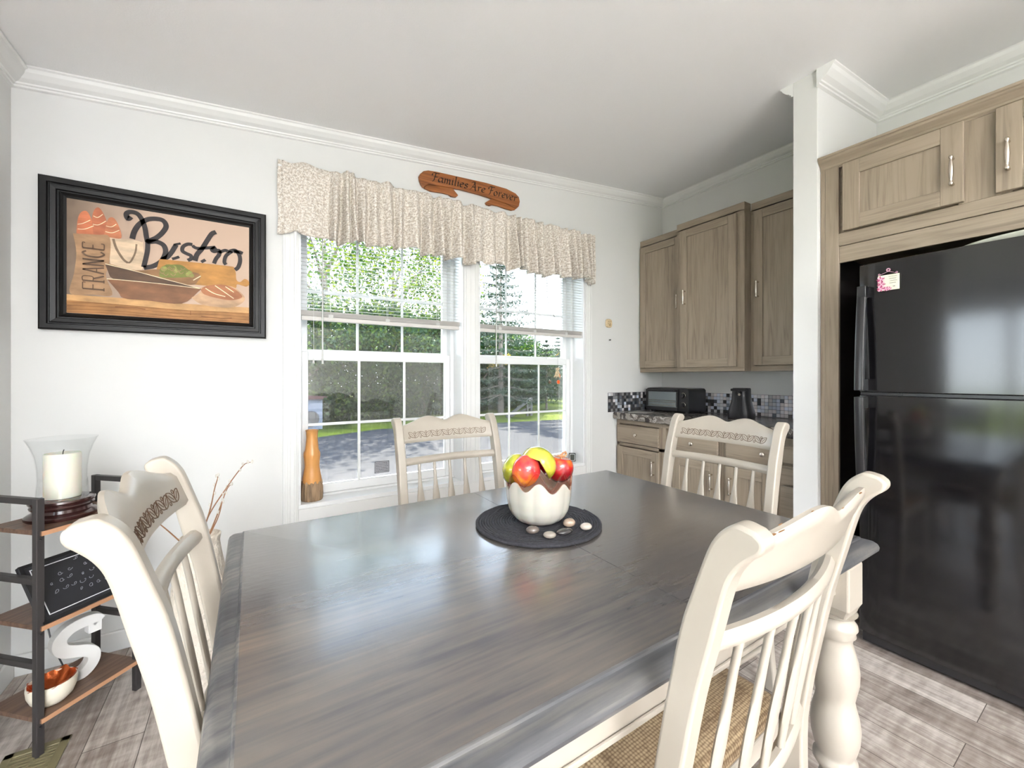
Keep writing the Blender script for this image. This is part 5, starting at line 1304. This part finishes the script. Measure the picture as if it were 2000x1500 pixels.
# ================================================================= ON THE SILL AND IN THE WINDOWS
sv = (.287, 2.535, .5155)
bam = mat('honey_wood', srgb(206, 148, 84), .35, noise=(7, .16, (1, 1, .5)))
bark = mat('split_bark', srgb(140, 116, 90), .8, noise=(30, .5, (1.5, 1.5, .25)), bump=(60, 1., .01, (1, 1, .2)))
t = Thing('wooden_vase', sv, 0, 'honey coloured turned wooden vase with bark foot on the left windowsill', 'vase')
m = MB(); m.lathe([(.046, .085), (.049, .12), (.043, .15), (.0375, .185), (.039, .215), (.0425, .245), (.0415, .262), (.034, .280), (.0315, .310), (.0285, .345), (.0305, .378), (.034, .388), (.031, .389), (.024, .370), (.001, .36)], (0, 0, 0), 40); t.lpart('turned_body', m, bam, smooth=60)
m = MB(); R = []; N = 48; random.seed(6); ph = [random.uniform(.95, 1.05) for _ in range(N)]
for r_, z in ((.052, 0), (.054, .004), (.056, .03), (.055, .06), (.053, .085)):
    R.append([(r_*ph[k]*math.cos(2*PI*k/N), r_*ph[k]*math.sin(2*PI*k/N), z if z < .08 else z+.014*math.sin(k*1.7)+.008*math.sin(k*.9)) for k in range(N)])
R.append([(.040*math.cos(2*PI*k/N), .040*math.sin(2*PI*k/N), .118) for k in range(N)])
m.rings(R); t.lpart('bark_foot', m, bark, smooth=35)
# little weather clock at the right end of the sill
t = Thing('weather_clock', (2.192, 2.545, WZ0+.0005), math.radians(-38), 'small black thermometer clock with silver-rimmed screen at the right end of the sill', 'clock')
def rsq(m, w, h, c, y0, y1, z, mi=None, n=6):
    pts = []
    for cx, cz, a0 in ((w-c, h-c, 0), (-w+c, h-c, 90), (-w+c, -h+c, 180), (w-c, -h+c, 270)):
        for k in range(n): a_ = math.radians(a0+90*k/(n-1)); pts.append((cx+c*math.cos(a_), z+cz+c*math.sin(a_)))
    m.prism(pts, 'y', y0, y1, mi)
m = MB(); rsq(m, .027, .034, .006, 0, .014, .034); m.box(-.02, .012, 0, .02, .030, .004); t.lpart('case', m, blackpl, bevel=.002)
m = MB(); rsq(m, .0215, .0275, .008, -.0015, 0.0005, .034); fr2 = t.lpart('silver_rim', m, mat('silver_paint', srgb(226, 226, 226), .3))
m = MB(); rsq(m, .0175, .0235, .006, -.0025, -.0012, .034); t.lpart('screen', m, mat('grey_green_screen', srgb(64, 68, 60), .2), parent=fr2)
# hanging straw bird
t = Thing('hanging_bird', (2.058, 2.565, 1.10), 0, 'little straw bird with orange disc hanging on a string before the right window', 'ornament')
straw = mat('pale_straw', srgb(216, 196, 162), .9, noise=(90, .3)); orm = mat('orange_disc', srgb(226, 92, 40), .4)
c0 = Vector((2.058, 2.565, 1.225))
m = MB(); ball(m, tuple(c0), (.016, .014, .026), 14, 10); ball(m, tuple(c0+Vector((-.002, 0, .032))), (.013, .012, .012), 12, 8)
m.lathe([(.018, -.004), (.0185, 0), (.008, .006), (.001, .009)], tuple(c0+Vector((0, 0, .040))), 14)
t.part('body', m, straw, smooth=60)
m = MB(); random.seed(9)
for k in range(46):
    a_ = random.uniform(0, 2*PI); z = c0.z+random.uniform(-.01, .02); p = Vector((c0.x+.014*math.cos(a_), c0.y+.010*math.sin(a_), z))
    m.tube([p, p+Vector((math.cos(a_)*.008, math.sin(a_)*.005, -.014)), p+Vector((math.cos(a_)*.012, math.sin(a_)*.006, -.030))], [.0016, .0012, .0004], 4)
for k in range(14):
    p = c0+Vector((-.012, 0, -.006)); m.tube([p, p+Vector((-.014, random.uniform(-.004, .004), -.010+random.uniform(-.006, .006))), p+Vector((-.026, random.uniform(-.005, .005), -.018+random.uniform(-.010, .008)))], [.002, .0016, .0005], 4)
t.part('straw_feathers', m, straw)
m = MB()
for k in range(8): 
    p = c0+Vector((.010, -.008, .004-.003*k)); m.tube([p, p+Vector((.007, -.002, -.016))], [.0022, .0006], 4)
t.part('orange_wing', m, orm)
m = MB(); m.tube([c0+Vector((-.005, 0, -.022)), c0+Vector((-.008, 0, -.048))], .0014, 5); m.tube([c0+Vector((.004, 0, -.022)), c0+Vector((.008, 0, -.054))], .0014, 5); t.part('legs', m, blackpl)
m = MB(); m.lathe([(.001, .003), (.0155, .002), (.0165, 0), (.0155, -.002), (.001, -.003)], tuple(c0+Vector((.004, -.002, -.066))), 20, axis='y'); dsc = t.part('disc', m, orm, smooth=40)
m = MB(); m.lathe([(.0155, .001), (.0168, 0), (.0155, -.001)], tuple(c0+Vector((.004, -.004, -.066))), 20, axis='y', cap=False); t.part('disc_rim', m, straw, parent=dsc)
m = MB(); m.tube([c0+Vector((0, 0, .046)), (2.058, 2.565, 1.60), (2.058, 2.565, 1.645)], .0007, 4); 
m.tube(smoothcurve([(2.058, 2.565, 1.645), (2.03, 2.566, 1.672), (1.99, 2.568, 1.725), (1.965, 2.57, 1.80), (1.955, 2.57, 1.90), (1.958, 2.575, 2.05), (1.958, 2.575, 2.105)], 5), .0022, 6)
t.part('hanger', m, blackmetal)
m = MB(); m.box(2.040, 2.563, 1.370, 2.046, 2.566, 1.374); m.tube([(2.036, 2.565, 1.366), (2.058, 2.565, 1.378), (2.072, 2.565, 1.395)], [.001, .003, .001], 5); t.part('twig_knot', m, mat('yellow_twig', srgb(196, 170, 60), .6))

# ================================================================= OUTDOORS
GZ = -.80
grass = mat('mown_grass', srgb(62, 80, 16), .9, noise=(.7, .5, (1, 1, 1), srgb(104, 112, 28)), bump=(30, .4, .02), spec=.1)  # broad pale and dark patches put sun and shade into the colour
asph = mat('grey_asphalt', srgb(52, 50, 51), .85, noise=(3.5, .15), spec=.15)
m = MB(); m.box(-60, 2.9, GZ-.2, 90, 90, GZ-.02); m.box(-60, -60, GZ-.2, -3.9, 2.9, GZ-.02); struct('lawn', m, grass)
m = MB(); m.prism([(-30, 4.6), (60, 4.6), (60, 13.2), (12.5, 15.0), (8, 15.6), (4.1, 16.0), (1.8, 14.9), (-2, 13.0), (-30, 11)], 'z', GZ-.05, GZ); struct('road', m, asph)
rng = np.random.default_rng(5)
def leafmat(name, c1, c2, c3, tl):
    m_ = mat(name, c1, .55, spec=.25); n = m_.node_tree; b = n.nodes['Principled BSDF']; out = n.nodes['Material Output']
    gi = n.nodes.new('ShaderNodeNewGeometry'); rp = n.nodes.new('ShaderNodeValToRGB'); e = rp.color_ramp.elements
    e[0].color = c1; e[1].color = c3; x_ = e.new(.5); x_.color = c2
    n.links.new(gi.outputs['Random Per Island'], rp.inputs[0]); n.links.new(rp.outputs[0], b.inputs['Base Color'])
    tr = n.nodes.new('ShaderNodeBsdfTranslucent'); n.links.new(rp.outputs[0], tr.inputs[0]); mx = n.nodes.new('ShaderNodeMixShader'); mx.inputs[0].default_value = tl
    n.links.new(b.outputs[0], mx.inputs[1]); n.links.new(tr.outputs[0], mx.inputs[2]); n.links.new(mx.outputs[0], out.inputs[0]); return m_
lf1 = leafmat('broad_leaf', srgb(36, 60, 18), srgb(62, 86, 22), srgb(112, 122, 30), .5)
lf2 = leafmat('hedge_leaf', srgb(18, 44, 22), srgb(34, 62, 22), srgb(84, 102, 28), .4)
lf3 = leafmat('spruce_needle', srgb(28, 46, 34), srgb(44, 62, 46), srgb(70, 84, 56), .15)
lfy = leafmat('yellowing_leaf', srgb(196, 164, 50), srgb(214, 180, 70), srgb(180, 170, 70), .45)
barkm = mat('tree_bark', srgb(104, 92, 82), .9, noise=(8, .3, (3, 3, .6)))
def leafmesh(name, pts, size, mt, parent, asp=.6):
    n_ = len(pts)
    a = rng.normal(size=(n_, 3)); a /= np.linalg.norm(a, axis=1)[:, None]
    r = rng.normal(size=(n_, 3)); b_ = np.cross(a, r); b_ /= np.linalg.norm(b_, axis=1)[:, None]
    s = size*rng.uniform(.6, 1.35, size=(n_, 1))
    v = np.stack([pts+a*s, pts+b_*s*asp, pts-a*s, pts-b_*s*asp], axis=1).reshape(-1, 3)
    me = bpy.data.meshes.new(name); me.vertices.add(4*n_); me.vertices.foreach_set('co', v.astype('f4').ravel())
    me.loops.add(4*n_); me.loops.foreach_set('vertex_index', np.arange(4*n_, dtype='i4')); me.polygons.add(n_)
    me.polygons.foreach_set('loop_start', np.arange(0, 4*n_, 4, dtype='i4')); me.polygons.foreach_set('loop_total', np.full(n_, 4, dtype='i4'))
    me.materials.append(mt); me.update(); me.validate()
    o = bpy.data.objects.new(name, me); COL.objects.link(o); o.parent = parent; return o
def clumps(h0, h1, rad, nb, per, br, shape=None):
    """leaf positions in many small tufts filling a crown"""
    out = []
    for k in range(nb):
        z = h0+(h1-h0)*rng.uniform(0, 1); q = (z-h0)/(h1-h0)
        rr_ = rad*(shape(q) if shape else math.sqrt(max(0.05, 1-(2*q-1)**2*.85)))
        a_ = rng.uniform(0, 2*PI); r_ = rr_*math.sqrt(rng.uniform(.15, 1))
        c = np.array([r_*math.cos(a_), r_*math.sin(a_), z]); out.append(c+rng.normal(size=(per, 3))*br*np.array([1, 1, .7]))
    return np.concatenate(out)
def broad(h, rad, nb, per, mt, lsize, lab, base=.25, name='leafy_tree', group='broadleaf trees beyond the road'):
    t = Thing(name, (0, 0, GZ), 0, lab, 'tree', group)
    m = MB(); m.tube([(0, 0, -.1), (.1, 0, h*.3), (0, .1, h*.75)], [.16*h/8, .13*h/8, .04], 9)
    for k in range(6):
        a_ = k*1.05; m.tube([(0, 0, h*(.25+.07*k)), (math.cos(a_)*rad*.35, math.sin(a_)*rad*.35, h*(.40+.07*k)), (math.cos(a_)*rad*.7, math.sin(a_)*rad*.7, h*(.5+.07*k))], [.07*h/8, .04, .015], 6)
    t.lpart('trunk', m, barkm, smooth=60)
    leafmesh('crown', clumps(h*base, h, rad, nb, per, rad*.13), lsize, mt, t.o); return t.o
def spot(o, x, y, lab, s=1., rz=0, first=False):
    c = o if first else copy_tree(o); c.location = (x, y, GZ); c.rotation_euler = (0, 0, rz); c.scale = (s, s, s); c['label'] = lab; return c
T1 = broad(11.5, 3.6, 330, 24, lf1, .10, 'x', .22)
spot(T1, 3.0, 21.5, 'tall light green tree filling the left edge of the left window', 1, 0, True)
spot(T1, 6.8, 23.0, 'tall light green tree in the middle of the left window', 1.0, 2.0)
spot(T1, 10.2, 24.5, 'tall light green tree at the right of the left window, sky beside it', .86, 4.1)
T2 = broad(5.2, 2.2, 330, 40, lf2, .085, 'x', .02, 'hedge_shrub', 'dense shrubs along the far lawn')
HS = [(1.4, 19.4), (3.6, 20.2), (5.8, 20.8), (8.0, 21.6), (10.3, 22.0), (12.6, 22.4), (14.6, 23.6), (16.6, 24.6)]
HL = ['dense green shrub at the left edge of the left window', 'dense shrub behind the wooden vase', 'dense green shrub left of the centre of the left window', 'dense shrub right of the centre of the left window', 'dense shrub hidden mostly behind the post between the windows',
      'dense green shrub at the left edge of the right window', 'dark shrub in the middle of the right window', 'shrub farthest right in the dense row']
for i_, (x, y) in enumerate(HS): spot(T2, x, y, HL[i_], [1.05, .98, 1.04, 1.0, 1.03, 1.0, .96, .9][i_], i_*1.3, i_ == 0)
ty = Thing('yellow_leaved_branch', (11.1, 19.2, 1.9), 0, 'yellowing leafy bough at the left of the right window', 'branch')
m = MB(); m.tube([(10.6, 19.6, 1.1), (11.0, 19.3, 1.8), (11.7, 19.0, 2.2)], [.04, .03, .01], 6); ty.part('bough', m, barkm)
leafmesh('leaves', np.concatenate([np.array([q*.9-.2, 0, q*.3])+rng.normal(size=(60, 3))*.16 for q in np.linspace(0, 1, 5)]), .06, lfy, ty.o)
# conifers: whorls of drooping branches carrying needles
def conifer(h, rad, whorls, per, lsize, lab, mt=lf3, base=.12, gap=1.0):
    t = Thing('spruce_tree', (0, 0, GZ), 0, lab, 'tree', 'spruces beyond the road')
    m = MB(); m.tube([(0, 0, -.1), (0, 0, h*.98)], [.17*h/9, .02], 8); pts = []
    for w in range(whorls):
        q = w/(whorls-1); z = h*(base+(1-base)*q*.97); L = rad*(1-q)**.85+.12
        nb = 7
        for k in range(nb):
            a_ = 2*PI*(k+.5*(w % 2))/nb+rng.uniform(-.2, .2); d = np.array([math.cos(a_), math.sin(a_), 0])
            tip = d*L+np.array([0, 0, z-.08*L+.16*L*q]); st_ = np.array([0, 0, z])
            m.tube([tuple(st_), tuple((st_+tip)/2+np.array([0, 0, -.05*L])), tuple(tip)], [.03*h/9, .02, .006], 4)
            nn_ = int(per*(.3+L/rad)); u = rng.uniform(.12, 1, nn_)[:, None]
            p = st_*(1-u)+tip*u+np.array([0, 0, -.05*L])*(4*u*(1-u)); side = np.array([-d[1], d[0], 0])
            pts.append(p+side*rng.normal(size=(nn_, 1))*.16*L*(1.1-u)+np.array([0, 0, 1])*rng.normal(size=(nn_, 1))*.05-np.array([0, 0, .07])*rng.uniform(0, 1, (nn_, 1)))
    t.lpart('trunk', m, barkm); leafmesh('needles', np.concatenate(pts), lsize, mt, t.o, .3); return t.o
S1 = conifer(9.0, 3.0, 17, 110, .085, 'x')
spot(S1, 11.1, 18.6, 'tall grey-green spruce with drooping boughs at the left of the right window', 1.0, .3, True)
S2 = conifer(6.0, 2.0, 13, 120, .07, 'x', lf3, .22)
spot(S2, 15.4, 20.3, 'small dark spruce on the lawn in the right pane of the right window', .72, 0, True)
spot(S1, 24.5, 30.5, 'distant pale conifer against the sky at the right edge of the right window', .68, 1.)
T3 = spot(T2, 20.0, 27.6, 'round green bush before the distant conifer', .80, .5)
spot(T2, 24.5, 34.5, 'low far shrub beyond the distant conifer', .95, 2.5)
spot(T2, 27.5, 33.5, 'low far shrub farthest to the right, past the conifer', .95, 3.5)
# weathered timber fence corner lying on the lawn
gw = mat('weathered_grey_timber', srgb(84, 80, 76), .85, noise=(12, .3, (1, 1, 4)))
t = Thing('timber_fence', (12.6, 18.0, GZ), 0, 'weathered grey timber post with a long rail leaning on it on the lawn', 'fence')
def bar(a, b_, r): m = MB(); m.tube([a, b_], r, 4); return m
t.part('post', bar((12.3, 17.55, GZ-.05), (12.3, 17.55, GZ+.92), .10), gw); t.part('rail', bar((10.6, 17.2, GZ+.02), (12.3, 17.5, GZ+.88), .08), gw); t.part('rail', bar((10.9, 17.35, GZ+.02), (12.3, 17.55, GZ+.45), .06), gw)
t.part('post', bar((12.0, 17.45, GZ-.05), (12.0, 17.45, GZ+.6), .07), gw)
# white shed with a red-brown roof edge at the far left
t = Thing('garden_shed', (1.86, 17.6, GZ), .1, 'small white shed with red-brown roof edge at the left edge of the left window', 'shed')
m = MB(); m.box(-.5, -.4, 0, .42, .4, 1.15); t.lpart('wall', m, mat('shed_white', srgb(104, 108, 120), .7)); m = MB(); m.prism([(-.62, 1.15), (.54, 1.15), (.54, 1.24), (-.62, 1.32)], 'y', -.5, .5); t.lpart('roof', m, mat('red_brown_roof', srgb(84, 52, 48), .7))
m = MB(); m.lathe([(.26, 0), (.30, -.02), (.26, -.04)], (.0, -.42, .42), 20, axis='y'); t.lpart('wheel', m, blackmetal)
